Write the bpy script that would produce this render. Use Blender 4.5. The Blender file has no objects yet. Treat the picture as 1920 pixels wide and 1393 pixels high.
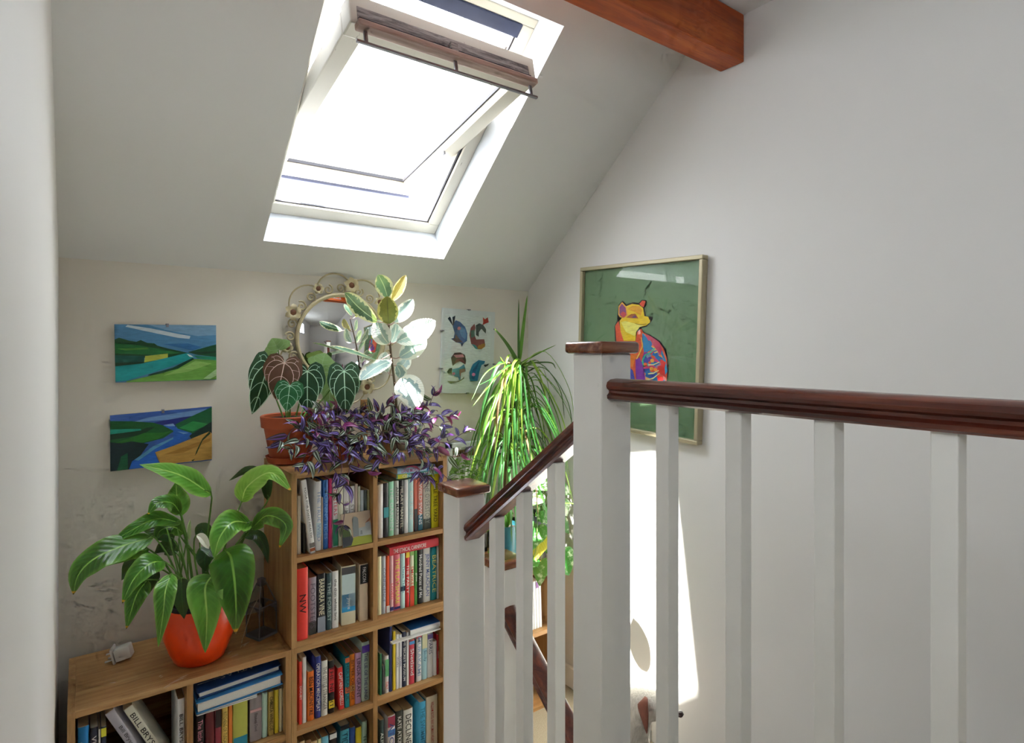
import bpy, bmesh, math, random
from mathutils import Vector, Matrix, Euler

random.seed(7)
scene = bpy.context.scene
COL = scene.collection

# ------------------------------------------------------------------ camera, sky, sun, exposure
EYE = 1.55
FPX = 1115.0
HOR = 655.0
YAW = math.radians(36.0)
cam_d = bpy.data.cameras.new('camera')
cam = bpy.data.objects.new('camera', cam_d)
COL.objects.link(cam)
cam.location = (0, 0, EYE)
cam.rotation_euler = (math.radians(90), 0, -YAW)
cam_d.sensor_width = 36.0
cam_d.lens = 36.0 * FPX / 1920.0
cam_d.shift_y = -(696.5 - HOR) / 1920.0
cam_d.clip_start = 0.01
scene.camera = cam

world = bpy.data.worlds.new('world')
scene.world = world
world.use_nodes = True
bg = world.node_tree.nodes['Background']
bg.inputs['Color'].default_value = (0.885, 0.915, 1.0, 1)
bg.inputs['Strength'].default_value = 3.4

SUN = Vector((1.245, -0.30, -2.38)).normalized()
sun_d = bpy.data.lights.new('sun', 'SUN')
sun_d.energy = 15.0
sun_d.angle = math.radians(0.8)
sun_d.color = (1.0, 0.96, 0.89)
sun = bpy.data.objects.new('sun', sun_d)
sun.rotation_euler = SUN.to_track_quat('-Z', 'Y').to_euler()
sun.location = (-1.5, 3, 5)
COL.objects.link(sun)

vs = scene.view_settings
vs.view_transform = 'Standard'
vs.look = 'None'
vs.gamma = 1.0
vs.use_curve_mapping = False
vs.exposure = 2.22
scene.cycles.use_denoising = True
scene.cycles.max_bounces = 7
scene.cycles.diffuse_bounces = 4
scene.cycles.transparent_max_bounces = 12
scene.cycles.sample_clamp_indirect = 8.0
scene.cycles.use_adaptive_sampling = True
scene.cycles.adaptive_threshold = 0.06
scene.cycles.adaptive_min_samples = 12

# ------------------------------------------------------------------ survey helper: a sight line met with a known plane of the room
_f = Vector((math.sin(YAW), math.cos(YAW), 0))
_r = Vector((math.cos(YAW), -math.sin(YAW), 0))
def at(px, py, Y=None, X=None, Z=None):
    u = (px - 960.0) / FPX
    v = (HOR - py) / FPX
    d = _f + _r * u + Vector((0, 0, v))
    if Y is not None: t = Y / d.y
    elif X is not None: t = X / d.x
    else: t = (Z - EYE) / d.z
    return Vector((0, 0, EYE)) + d * t
def mpp(px, Y):                       # metres per photo pixel at depth plane Y
    u = (px - 960.0) / FPX
    return Y / (_f.y + _r.y * u) / FPX

# ------------------------------------------------------------------ node materials
MATS = {}
def lin(h):
    if isinstance(h, tuple):
        return (h[0], h[1], h[2], 1)
    h = h.lstrip('#')
    out = []
    for i in (0, 2, 4):
        c = int(h[i:i + 2], 16) / 255
        out.append(c / 12.92 if c <= 0.04045 else ((c + 0.055) / 1.055) ** 2.4)
    return (*out, 1)

class NT:
    def __init__(s, name):
        s.m = bpy.data.materials.new(name)
        s.m.use_nodes = True
        s.t = s.m.node_tree
        s.b = s.t.nodes['Principled BSDF']
        s.out = s.t.nodes['Material Output']
    def n(s, k, **kw):
        x = s.t.nodes.new(k)
        for a, b in kw.items(): setattr(x, a, b)
        return x
    def link(s, a, b): s.t.links.new(a, b)
    def put(s, sock, v):
        if hasattr(v, 'is_output'): s.t.links.new(v, sock)
        else: sock.default_value = v
    def math(s, op, a, b=0.0, c=None):
        x = s.n('ShaderNodeMath', operation=op)
        s.put(x.inputs[0], a); s.put(x.inputs[1], b)
        if c is not None: s.put(x.inputs[2], c)
        return x.outputs[0]
    def mix(s, f, a, b, blend='MIX'):
        x = s.n('ShaderNodeMix', data_type='RGBA', blend_type=blend)
        s.put(x.inputs[0], f); s.put(x.inputs[6], a); s.put(x.inputs[7], b)
        return x.outputs[2]
    def coord(s, which='Object'):
        return s.n('ShaderNodeTexCoord').outputs[which]
    def mapping(s, vec, scale=(1, 1, 1), rot=(0, 0, 0), loc=(0, 0, 0)):
        x = s.n('ShaderNodeMapping')
        s.link(vec, x.inputs[0])
        x.inputs['Scale'].default_value = scale
        x.inputs['Rotation'].default_value = rot
        x.inputs['Location'].default_value = loc
        return x.outputs[0]
    def noise(s, vec, scale=5, detail=3, rough=0.5, dist=0.0):
        x = s.n('ShaderNodeTexNoise')
        s.link(vec, x.inputs['Vector'])
        x.inputs['Scale'].default_value = scale
        x.inputs['Detail'].default_value = detail
        x.inputs['Roughness'].default_value = rough
        x.inputs['Distortion'].default_value = dist
        return x.outputs['Fac']
    def ramp(s, f, stops):
        x = s.n('ShaderNodeValToRGB')
        s.link(f, x.inputs[0])
        e = x.color_ramp.elements
        while len(e) < len(stops): e.new(0.5)
        for i, (p, c) in enumerate(stops):
            e[i].position = p; e[i].color = c
        return x.outputs[0]
    def step(s, v, lo, hi):
        x = s.n('ShaderNodeMapRange', interpolation_type='SMOOTHSTEP')
        s.put(x.inputs[0], v)
        x.inputs[1].default_value = lo; x.inputs[2].default_value = hi
        return x.outputs[0]
    def bump(s, h, strength=0.3, dist=0.002):
        x = s.n('ShaderNodeBump')
        x.inputs['Strength'].default_value = strength
        x.inputs['Distance'].default_value = dist
        s.link(h, x.inputs['Height'])
        s.link(x.outputs[0], s.b.inputs['Normal'])
    def col(s, c): s.put(s.b.inputs['Base Color'], c)
    def rough(s, r): s.put(s.b.inputs['Roughness'], r)

def plain(name, c, rough=0.5, metal=0.0, var=0.06, scale=40, spec=0.5):
    key = (name,)
    if key in MATS: return MATS[key]
    k = NT(name)
    c = lin(c)
    if var:
        f = k.noise(k.coord(), scale, 3)
        k.col(k.mix(f, tuple(min(1, x * (1 - var)) for x in c[:3]) + (1,), tuple(min(1, x * (1 + var)) for x in c[:3]) + (1,)))
    else: k.col(c)
    k.rough(rough)
    k.b.inputs['Metallic'].default_value = metal
    k.b.inputs['Specular IOR Level'].default_value = spec
    MATS[key] = k.m
    return k.m

def paint_wall(name, c, bump=0.12, sc=160, patch=0.04):
    k = NT(name)
    v = k.coord()
    big = k.noise(v, 1.3, 3)
    c = lin(c)
    k.col(k.mix(big, tuple(x * (1 - patch) for x in c[:3]) + (1,), tuple(min(1, x * (1 + patch)) for x in c[:3]) + (1,)))
    k.rough(0.62)
    k.b.inputs['Specular IOR Level'].default_value = 0.3
    k.bump(k.noise(v, sc, 2), bump, 0.001)
    return k.m

def wood(name, c1, c2, c3, axis='x', rough=0.45, fine=90, stretch=14, knots=False, bump=0.08, coat=0.0):
    k = NT(name)
    sc = {'x': (1.0, stretch, stretch), 'y': (stretch, 1.0, stretch), 'z': (stretch, stretch, 1.0)}[axis]
    v = k.mapping(k.coord(), sc)
    a = k.noise(v, 2.2, 5, 0.6, 0.6)
    b = k.noise(v, fine / 8, 3, 0.6)
    col = k.ramp(a, [(0.25, lin(c1)), (0.5, lin(c2)), (0.75, lin(c3))])
    col = k.mix(k.math('MULTIPLY', k.step(b, 0.52, 0.66), 0.35), col, lin(c1))
    if knots:
        vo = k.n('ShaderNodeTexVoronoi')
        mp = k.mapping(k.coord(), {'x': (3.2, 9, 9), 'y': (9, 3.2, 9), 'z': (9, 9, 3.2)}[axis])
        k.link(mp, vo.inputs['Vector']); vo.inputs['Scale'].default_value = 1.6
        kn = k.step(vo.outputs['Distance'], 0.16, 0.06)
        col = k.mix(kn, col, lin('#2a1208'))
    k.col(col)
    k.rough(rough)
    if coat:
        k.b.inputs['Coat Weight'].default_value = coat
        k.b.inputs['Coat Roughness'].default_value = 0.2
    k.bump(b, bump, 0.001)
    return k.m

def glass(name, tint=(0.97, 0.99, 0.98), refl=1.0):
    k = NT(name)
    tr = k.n('ShaderNodeBsdfTransparent'); tr.inputs[0].default_value = (*tint, 1)
    gl = k.n('ShaderNodeBsdfGlossy'); gl.inputs['Roughness'].default_value = 0.02
    fr = k.n('ShaderNodeLayerWeight'); fr.inputs[0].default_value = 0.5
    f5 = k.math('ADD', 0.05, k.math('MULTIPLY', k.math('POWER', fr.outputs['Facing'], 4.0), 0.9))
    mx = k.n('ShaderNodeMixShader')
    k.link(k.math('MULTIPLY', f5, refl), mx.inputs[0])
    k.link(tr.outputs[0], mx.inputs[1]); k.link(gl.outputs[0], mx.inputs[2])
    k.link(mx.outputs[0], k.out.inputs[0])
    return k.m

def leaf_shader(k, color, rough=0.38, trans=0.22, bright=1.0):
    if bright != 1.0: color = k.mix(1.0, color, (bright, bright, bright, 1), 'MULTIPLY')
    k.col(color); k.rough(rough)
    tl = k.n('ShaderNodeBsdfTranslucent')
    tc = k.mix(0.6, color, (0.55, 0.75, 0.12, 1))
    k.put(tl.inputs[0], tc)
    mx = k.n('ShaderNodeMixShader'); mx.inputs[0].default_value = trans
    k.link(k.b.outputs[0], mx.inputs[1]); k.link(tl.outputs[0], mx.inputs[2])
    k.link(mx.outputs[0], k.out.inputs[0])

def uvxy(k):
    s = k.n('ShaderNodeSeparateXYZ')
    k.link(k.coord('UV'), s.inputs[0])
    t = s.outputs[0]
    x = k.math('SUBTRACT', k.math('MULTIPLY', s.outputs[1], 2.0), 1.0)
    return t, x, k.math('ABSOLUTE', x)

def pinnate(name, c_dark, c_light, c_rib, veins=13, tip=None, margin=None, trans=0.22, rough=0.36, vein_f=0.5):
    """leaf with a midrib and side veins; UV.x runs to the tip, UV.y across"""
    k = NT(name)
    t, x, ax = uvxy(k)
    nz = k.noise(k.coord(), 9, 3)
    base = k.mix(k.step(nz, 0.35, 0.65), lin(c_dark), lin(c_light))
    ph = k.math('SUBTRACT', k.math('MULTIPLY', t, veins), k.math('MULTIPLY', ax, 2.6))
    fr = k.math('FRACT', k.math('ADD', ph, 20.0))
    tri = k.math('ABSOLUTE', k.math('SUBTRACT', fr, 0.5))
    vn = k.math('MULTIPLY', k.step(tri, 0.30, 0.46), vein_f)
    col = k.mix(vn, base, lin(c_light))
    if margin:
        wob = k.math('MULTIPLY', k.math('SUBTRACT', k.noise(k.coord(), 60, 4), 0.5), 0.9)
        col = k.mix(k.step(k.math('ADD', ax, wob), margin[1] - 0.03, margin[1] + 0.03), col, lin(margin[0]))
    if not margin: col = k.mix(k.math('MULTIPLY', k.step(ax, 0.62, 1.0), 0.45), col, lin(c_rib))
    rib = k.step(ax, 0.075, 0.03)
    col = k.mix(rib, col, lin(c_rib))
    if tip:
        col = k.mix(k.step(t, 0.945, 0.965), col, lin('#d8a01c'))
        col = k.mix(k.step(t, 0.972, 0.985), col, lin('#3a2414'))
    leaf_shader(k, col, rough, trans, 1.12)
    k.bump(k.math('ADD', tri, k.math('MULTIPLY', ax, 0.5)), 0.35, 0.003)
    return k.m

# ------------------------------------------------------------------ mesh building
class MB:
    def __init__(s): s.v = []; s.f = []; s.mi = []; s.uv = {}
    def add(s, vs_, fs_, mi=0, uvs=None):
        o = len(s.v)
        s.v += [Vector(p) for p in vs_]
        for f in fs_:
            s.f.append([o + i for i in f]); s.mi.append(mi)
        if uvs:
            for i, q in enumerate(uvs): s.uv[o + i] = q
        return s
    def box(s, x0, x1, y0, y1, z0, z1, mi=0, bev=0.0, M=None):
        if x0 > x1: x0, x1 = x1, x0
        if y0 > y1: y0, y1 = y1, y0
        if z0 > z1: z0, z1 = z1, z0
        if bev:
            bm = bmesh.new()
            bmesh.ops.create_cube(bm, size=1)
            for v in bm.verts:
                v.co = Vector(((x0 + x1) / 2 + v.co.x * (x1 - x0), (y0 + y1) / 2 + v.co.y * (y1 - y0), (z0 + z1) / 2 + v.co.z * (z1 - z0)))
            bmesh.ops.bevel(bm, geom=list(bm.edges), offset=bev, segments=2, profile=0.5, affect='EDGES')
            vv = [v.co.copy() for v in bm.verts]
            bm.verts.index_update()
            ff = [[v.index for v in f.verts] for f in bm.faces]
            bm.free()
        else:
            vv = [Vector((x, y, z)) for x in (x0, x1) for y in (y0, y1) for z in (z0, z1)]
            ff = [(0, 1, 3, 2), (4, 6, 7, 5), (0, 4, 5, 1), (2, 3, 7, 6), (0, 2, 6, 4), (1, 5, 7, 3)]
        if M is not None: vv = [M @ p for p in vv]
        return s.add(vv, ff, mi)
    def prism(s, poly, d, mi=0):
        """poly: list of 3D points (flat), d: extrusion vector"""
        n = len(poly); d = Vector(d)
        a = [Vector(p) for p in poly]
        s.add(a + [p + d for p in a], [list(range(n))[::-1], list(range(n, 2 * n))] + [[i, (i + 1) % n, n + (i + 1) % n, n + i] for i in range(n)], mi)
        return s
    def poly(s, pts, mi=0):
        return s.add(pts, [list(range(len(pts)))], mi)
    def sweep(s, prof, frames, mi=0, cap=True):
        """prof: 2D points; frames: list of (origin, ax, ay)"""
        n = len(prof); vv = []
        for o, ax, ay in frames:
            vv += [o + ax * p[0] + ay * p[1] for p in prof]
        ff = []
        for j in range(len(frames) - 1):
            for i in range(n):
                k2 = (i + 1) % n
                ff.append((j * n + i, j * n + k2, (j + 1) * n + k2, (j + 1) * n + i))
        if cap:
            ff.append(list(range(n))[::-1]); ff.append([(len(frames) - 1) * n + i for i in range(n)])
        return s.add(vv, ff, mi)
    def tube(s, pts, r, seg=7, mi=0, cap=True):
        pts = [Vector(p) for p in pts]
        rs = r if isinstance(r, (list, tuple)) else [r] * len(pts)
        prev = None; frames = []
        vv = []; n = seg
        for i, p in enumerate(pts):
            t = (pts[min(i + 1, len(pts) - 1)] - pts[max(i - 1, 0)])
            if t.length < 1e-9: t = Vector((0, 0, 1))
            t.normalize()
            if prev is None:
                a = t.orthogonal().normalized()
            else:
                a = (prev - t * prev.dot(t))
                a = a.normalized() if a.length > 1e-6 else t.orthogonal().normalized()
            prev = a
            b = t.cross(a)
            for k2 in range(n):
                g = 2 * math.pi * k2 / n
                vv.append(p + (a * math.cos(g) + b * math.sin(g)) * rs[i])
        ff = []
        for j in range(len(pts) - 1):
            for i in range(n):
                ff.append((j * n + i, j * n + (i + 1) % n, (j + 1) * n + (i + 1) % n, (j + 1) * n + i))
        if cap:
            ff.append(list(range(n))[::-1]); ff.append([(len(pts) - 1) * n + i for i in range(n)])
        return s.add(vv, ff, mi)
    def lathe(s, prof, c, seg=40, mi=0, ripple=None):
        c = Vector(c); n = seg; vv = []
        for r, z in prof:
            for i in range(n):
                g = 2 * math.pi * i / n
                rr = r * (1 + (ripple(g, z) if ripple else 0))
                vv.append(c + Vector((rr * math.cos(g), rr * math.sin(g), z)))
        ff = []
        for j in range(len(prof) - 1):
            for i in range(n):
                ff.append((j * n + i, j * n + (i + 1) % n, (j + 1) * n + (i + 1) % n, (j + 1) * n + i))
        s.add(vv, ff, mi)
        m = len(prof) - 1
        o = len(s.v) - len(vv)
        s.f.append([o + i for i in range(n)][::-1]); s.mi.append(mi)
        s.f.append([o + m * n + i for i in range(n)]); s.mi.append(mi)
        return s
    def grid(s, rows, mi=0, uvs=None):
        nr, nc = len(rows), len(rows[0])
        vv = [p for r in rows for p in r]
        ff = [(j * nc + i, j * nc + i + 1, (j + 1) * nc + i + 1, (j + 1) * nc + i) for j in range(nr - 1) for i in range(nc - 1)]
        return s.add(vv, ff, mi, [q for r in uvs for q in r] if uvs else None)
    def mesh(s, name, mats, off=Vector((0, 0, 0)), smooth=False, angle=40):
        me = bpy.data.meshes.new(name)
        me.from_pydata([p - off for p in s.v], [], s.f)
        for m in (mats if isinstance(mats, (list, tuple)) else [mats]): me.materials.append(m)
        if any(s.mi): me.polygons.foreach_set('material_index', s.mi)
        if s.uv:
            ul = me.uv_layers.new(name='UVMap')
            for lp in me.loops: ul.data[lp.index].uv = s.uv.get(lp.vertex_index, (0, 0))
        if smooth:
            me.polygons.foreach_set('use_smooth', [True] * len(me.polygons))
            me.set_sharp_from_angle(angle=math.radians(angle))
        me.update()
        return me

ORG = {}
def tag(o, label=None, cat=None, group=None, kind=None):
    if label: o['label'] = label
    if cat: o['category'] = cat
    if group: o['group'] = group
    if kind: o['kind'] = kind
    return o
def thing(name, loc, label, cat, group=None, kind=None):
    o = bpy.data.objects.new(name, None)
    o.empty_display_size = 0.05
    COL.objects.link(o)
    o.location = loc
    ORG[o] = Vector(loc)
    return tag(o, label, cat, group, kind)
def part(name, mb, mats, parent, smooth=False, angle=40, label=None, kind=None):
    off = ORG.get(parent, Vector((0, 0, 0)))
    o = bpy.data.objects.new(name, mb.mesh(name, mats, off, smooth, angle))
    COL.objects.link(o)
    o.parent = parent
    ORG[o] = off
    return tag(o, label, None, None, kind)
def solo(name, mb, mats, label, cat, group=None, kind=None, smooth=False, angle=40, origin=None):
    off = Vector(origin) if origin is not None else Vector((0, 0, 0))
    o = bpy.data.objects.new(name, mb.mesh(name, mats, off, smooth, angle))
    COL.objects.link(o)
    o.location = off
    ORG[o] = off
    return tag(o, label, cat, group, kind)
def inst(name, me, M, parent):
    o = bpy.data.objects.new(name, me)
    COL.objects.link(o)
    o.parent = parent
    o.matrix_local = Matrix.Translation(-ORG.get(parent, Vector((0, 0, 0)))) @ M
    return o

def spline(pts, n=14):
    """Catmull-Rom through the given points"""
    pts = [Vector(p) for p in pts]
    if len(pts) == 2: return [pts[0].lerp(pts[1], i / (n - 1)) for i in range(n)]
    P = [pts[0] * 2 - pts[1]] + pts + [pts[-1] * 2 - pts[-2]]
    m = len(pts) - 1; out = []
    for i in range(n):
        t = i / (n - 1) * m
        k = min(int(t), m - 1); t -= k
        a, b, c, d = P[k:k + 4]
        out.append(0.5 * ((2 * b) + (c - a) * t + (2 * a - 5 * b + 4 * c - d) * t * t + (3 * b - a - 3 * c + d) * t ** 3))
    return out

def prof_ovate(t): return max(0.0, math.sin(math.pi * min(1, t ** 0.72)) ** 0.85 * (1 - 0.15 * t)) if t < 1 else 0.0
def prof_ellip(t): return max(0.0, math.sin(math.pi * t)) ** 0.62
def prof_strap(t): return min(1.0, 0.55 + t * 3) * (1 - t) ** 0.45 if t < 1 else 0

def blade(mb, pts, width, nrm, prof=prof_ovate, n=15, m=5, fold=0.18, wave=0.0, curl=0.0, mi=0, twist=0.0):
    """leaf blade swept along pts, face towards nrm"""
    c = spline(pts, n); rows = []; uvs = []
    nrm = Vector(nrm).normalized()
    for i, p in enumerate(c):
        t = i / (n - 1)
        T = (c[min(i + 1, n - 1)] - c[max(i - 1, 0)]).normalized()
        nn = nrm - T * nrm.dot(T)
        if nn.length < 1e-3: nn = T.orthogonal()
        nn.normalize()
        if twist: nn = Matrix.Rotation(twist * t, 3, T) @ nn
        S = T.cross(nn).normalized()
        w = max(width * 0.5 * prof(t), 0.0004)
        r = []; q = []
        for j in range(m):
            x = -1 + 2 * j / (m - 1)
            ax = abs(x)
            h = fold * w * ax - curl * w * ax * ax + wave * w * math.sin(t * 17 + (2 if x > 0 else 0)) * ax * ax
            r.append(p + S * (x * w) + nn * h)
            q.append((t, (x + 1) / 2))
        rows.append(r); uvs.append(q)
    mb.grid(rows, mi, uvs)
    return c

def facing(p, up=0.6, out=1.0):
    v = (Vector((0, 0, EYE)) - Vector(p)).normalized() * out
    return v + Vector((0, 0, up))

# ------------------------------------------------------------------ shared materials
M_WALL = paint_wall('pale_wall_paint', (0.725, 0.705, 0.685))
M_WALLB = paint_wall('cream_wall_paint', (0.72, 0.68, 0.60))
M_CEIL = paint_wall('ceiling_paint', (0.73, 0.725, 0.705), sc=120, bump=0.18)
M_GLOSS = plain('white_gloss_paint', (0.85, 0.835, 0.80), 0.42, var=0.03, scale=18)
M_REVEAL = plain('white_reveal_paint', (0.66, 0.69, 0.73), 0.5, var=0.02)
M_OAKX = wood('oak_laminate_lengthwise', '#8f6537', '#b98c59', '#cba571', 'x', 0.5)
M_OAKZ = wood('oak_laminate_upright', '#8f6537', '#b48855', '#c79f6b', 'z', 0.5)
M_OAKY = wood('oak_laminate_depthwise', '#8f6537', '#b48855', '#c79f6b', 'y', 0.5)
M_MAHY = wood('mahogany_rail', '#260c07', '#562214', '#823f28', 'y', 0.3, stretch=20, coat=0.5)
M_MAHX = wood('mahogany_cap', '#451c10', '#7a4026', '#a87450', 'x', 0.26, stretch=16, coat=0.6)  # wood tones lightened to carry the skylight's reflection on the varnish
M_BEAM = wood('stained_pine_beam', '#742606', '#ad4a12', '#c8641f', 'x', 0.5, stretch=10, knots=True, coat=0.15)
M_CARPET = NT('beige_carpet')
_v = M_CARPET.coord()
M_CARPET.col(M_CARPET.mix(M_CARPET.noise(_v, 260, 2), lin('#8d8069'), lin('#c9bda3')))
M_CARPET.rough(0.95); M_CARPET.bump(M_CARPET.noise(_v, 340, 2), 0.8, 0.004)
M_CARPET = M_CARPET.m
M_GLASS = glass('window_glass')
M_PGLASS = glass('picture_glass', (1, 1, 1), 0.55)

LX, RX, BY, RY = -0.055, 1.83, 2.38, -2.2          # left, right, back and rear wall faces
ZS, ZF, SL = EYE + 0.293, EYE + 1.14, 0.835        # foot of the slope, flat ceiling, gradient of the slope
YF = BY - (ZF - ZS) / SL
LAND = 0.57                                        # upper landing floor; the half landing is z = 0
ZB = -2.28

def structure(name, mb, m, label, cat, **kw):
    return solo(name, mb, m, label, cat, kind='structure', **kw)

# walls
side = [(BY, ZB), (BY, ZS), (YF, ZF), (RY, ZF), (RY, ZB)]
LW = (-0.62, 0.02, 1.86, 2.42)                    # unseen window added for fill light, left wall behind the viewer (y0, y1, z0, z1)
wl = MB()
wl.prism([(LX, y, z) for y, z in [(BY, ZB), (BY, ZS), (YF, ZF), (LW[1], ZF), (LW[1], ZB)]], (-0.1, 0, 0))
wl.box(LX - 0.1, LX, RY, LW[0], ZB, ZF).box(LX - 0.1, LX, LW[0], LW[1], ZB, LW[2]).box(LX - 0.1, LX, LW[0], LW[1], LW[3], ZF)
structure('wall_left', wl, M_WALL, 'pale wall close on the left beside the stairs', 'wall')
structure('wall_right', MB().prism([(RX, y, z) for y, z in side], (0.1, 0, 0)), M_WALL, 'tall cream wall on the right carrying the fox picture', 'wall')
structure('wall_back', MB().box(LX - 0.1, RX + 0.1, BY, BY + 0.1, ZB, ZS + 0.02), M_WALLB, 'low cream back wall under the sloping ceiling', 'wall')
structure('wall_rear', MB().box(LX - 0.1, RX + 0.1, RY - 0.1, RY, ZB, ZF), M_WALL, 'cream wall behind the viewer', 'wall')
w2 = thing('fill_window', (LX, (LW[0] + LW[1]) / 2, LW[2]), 'unseen white casement window added for fill light behind the viewer', 'window', kind='structure')
def wbar(nm, y0, y1, z0, z1): part(nm, MB().box(LX - 0.085, LX + 0.008, y0, y1, z0, z1, bev=0.004), M_REVEAL, w2)
wbar('frame_bar', LW[0], LW[0] + 0.05, LW[2], LW[3]); wbar('frame_bar', LW[1] - 0.05, LW[1], LW[2], LW[3])
wbar('frame_bar', LW[0] + 0.05, LW[1] - 0.05, LW[2], LW[2] + 0.05); wbar('frame_bar', LW[0] + 0.05, LW[1] - 0.05, LW[3] - 0.05, LW[3])
ym_ = (LW[0] + LW[1]) / 2
wbar('mullion', ym_ - 0.02, ym_ + 0.02, LW[2] + 0.05, LW[3] - 0.05)
for a_, b_ in ((LW[0] + 0.05, ym_ - 0.02), (ym_ + 0.02, LW[1] - 0.05)):
    part('pane', MB().box(LX - 0.045, LX - 0.041, a_, b_, LW[2] + 0.05, LW[3] - 0.05), M_GLASS, w2)

# ceiling: slope with the skylight opening, then the flat part
SX0, SX1, SYB, SYT = 0.535, 1.277, 2.262, 1.469
def zs(y): return ZS + SL * (BY - y)
cl = MB()
X0, X1 = LX - 0.02, RX + 0.02
ys = [BY + 0.02, SYB, SYT, YF]; xs = [X0, SX0, SX1, X1]
for i in range(3):
    for j in range(3):
        if i == 1 and j == 1: continue
        cl.poly([(xs[i], ys[j], zs(ys[j])), (xs[i + 1], ys[j], zs(ys[j])), (xs[i + 1], ys[j + 1], zs(ys[j + 1])), (xs[i], ys[j + 1], zs(ys[j + 1]))])
cl.box(X0, X1, RY - 0.02, YF, ZF, ZF + 0.05)
structure('ceiling', cl, M_CEIL, 'sloping white ceiling pierced by the skylight', 'ceiling')

# beam
bm_ = MB().box(LX + 0.002, RX - 0.002, 1.172, 1.264, EYE + 0.977, ZF - 0.001, bev=0.004)
bo = solo('roof_beam', bm_, M_BEAM, 'dark stained wooden beam crossing under the ceiling at top right', 'beam', origin=(0.9, 1.22, EYE + 0.977))

# floors
structure('floor', MB().box(LX, 0.955, RY, 0.99, LAND - 0.12, LAND), M_CARPET, 'beige carpet of the upper landing', 'floor')
structure('floor', MB().box(LX, RX, 1.56, BY, -0.12, 0.0), M_CARPET, 'beige carpet of the half landing below the shelves', 'floor')
structure('floor', MB().box(LX, RX, RY, 1.0, ZB - 0.1, ZB), M_CARPET, 'beige carpet at the foot of the lower stairs', 'floor')
structure('wall_stairwell', MB().box(0.955, 1.0, RY, 0.94, ZB, LAND - 0.0).box(0.955, 1.0, 0.94, 1.56, ZB, -0.001), M_WALL, 'cream wall below the upper landing edge', 'wall')

def flight(label, x0, x1, ytop, z0, going, riser, n, sgn):
    t = thing('stair_flight', ((x0 + x1) / 2, ytop, z0 - n * riser), label, 'stairs')
    for i in range(n):
        zt = z0 - (i + 1) * riser
        ya, yb = ytop + sgn * i * going, ytop + sgn * (i + 1) * going
        part('step', MB().box(x0, x1, ya, yb, zt - riser, zt, bev=0.006), M_CARPET, t)
    return t
flight('short carpeted flight from the upper landing to the half landing', LX + 0.002, 0.90, 0.992, LAND, 0.19, 0.19, 2, 1)
flight('carpeted lower flight along the right wall where the dog sits', 1.15, RX - 0.002, 1.558, 0.0, 0.22, 0.19, 10, -1)
def skirt(name, pts, label):
    structure(name, pts, M_GLOSS, label, 'skirting')
skirt('baseboard_right', MB().box(RX - 0.016, RX, 1.58, BY, 0.0, 0.095, bev=0.004), 'white skirting board along the right wall of the half landing')
skirt('baseboard_back', MB().box(LX, RX - 0.017, BY - 0.014, BY, 0.0, 0.095, bev=0.004), 'white skirting board along the back wall')

# ------------------------------------------------------------------ skylight
win = thing('window_1', (0.905, 2.26, 1.94), 'open white pivoting roof window in the sloping ceiling', 'window', kind='structure')
FYB, FZB, FYT, FZT = 2.339, EYE + 0.509, 1.602, EYE + 1.132     # room face of the fixed frame
A, B = SX0, SX1
ext = 0.35
def out(y, z, y2, z2): return (y2 + (y2 - y) * ext, z2 + (z2 - z) * ext)
by, bz = out(SYB, zs(SYB), FYB, FZB); ty, tz = out(SYT, zs(SYT), FYT, FZT)
part('reveal', MB().poly([(A, SYB, zs(SYB)), (B, SYB, zs(SYB)), (B, by, bz), (A, by, bz)]), M_REVEAL, win)
part('reveal', MB().poly([(A, SYT, zs(SYT)), (B, SYT, zs(SYT)), (B, ty, tz), (A, ty, tz)]), M_REVEAL, win)
for x in (A, B):
    part('reveal', MB().poly([(x, SYB, zs(SYB)), (x, SYT, zs(SYT)), (x, ty, tz), (x, by, bz)]), M_REVEAL, win)
ang = math.atan(SL)
def frame_matrix(c, a):
    b = Vector((0, math.cos(a), -math.sin(a))); n_ = Vector((0, math.sin(a), math.cos(a)))
    M = Matrix.Identity(4)
    M.col[0][:3] = (1, 0, 0); M.col[1][:3] = b; M.col[2][:3] = n_; M.col[3][:3] = c
    return M
FC = Vector((0.906, (FYB + FYT) / 2, (FZB + FZT) / 2))
FM = frame_matrix(FC, ang)
M_WFRAME = NT('weathered_white_window_paint')
_v = M_WFRAME.coord()
_n = M_WFRAME.noise(M_WFRAME.mapping(_v, (5, 1, 1)), 14, 6, 0.7)
M_WFRAME.col(M_WFRAME.mix(M_WFRAME.step(_n, 0.64, 0.72), lin('#cfc9ba'), lin('#8b8175')))
M_WFRAME.rough(0.5); M_WFRAME = M_WFRAME.m
M_WORN = NT('worn_grey_timber')
_v = M_WORN.mapping(M_WORN.coord(), (3, 30, 30))
_n = M_WORN.noise(_v, 3.0, 6, 0.75, 0.8)
M_WORN.col(M_WORN.ramp(_n, [(0.3, lin('#2b2628')), (0.48, lin('#7d7876')), (0.6, lin('#a9a49f')), (0.75, lin('#4b4547'))]))
M_WORN.rough(0.8); M_WORN = M_WORN.m
M_VENT = wood('faded_brown_timber', '#86695c', '#b0968a', '#c4ae9e', 'x', 0.7)
M_SLATE = plain('dark_slate_metal', '#343a52', 0.45, 0.3, 0.2, 30)
M_STEEL = plain('dull_grey_metal', '#8d8c92', 0.4, 0.7, 0.1, 30)
M_GASKET = plain('dark_rubber_gasket', '#26242c', 0.7, 0, 0.1)
hw, hl = 0.371, 0.4825
def fbox(x0, x1, b0, b1, c0, c1, bev=0.004, M=FM): return MB().box(x0, x1, b0, b1, c0, c1, 0, bev, M)
ft, fw_ = 0.055, 0.05
part('frame_jamb', fbox(-hw, -hw + fw_, -hl + 0.03, hl - fw_, 0, ft), M_WFRAME, win)
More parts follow.
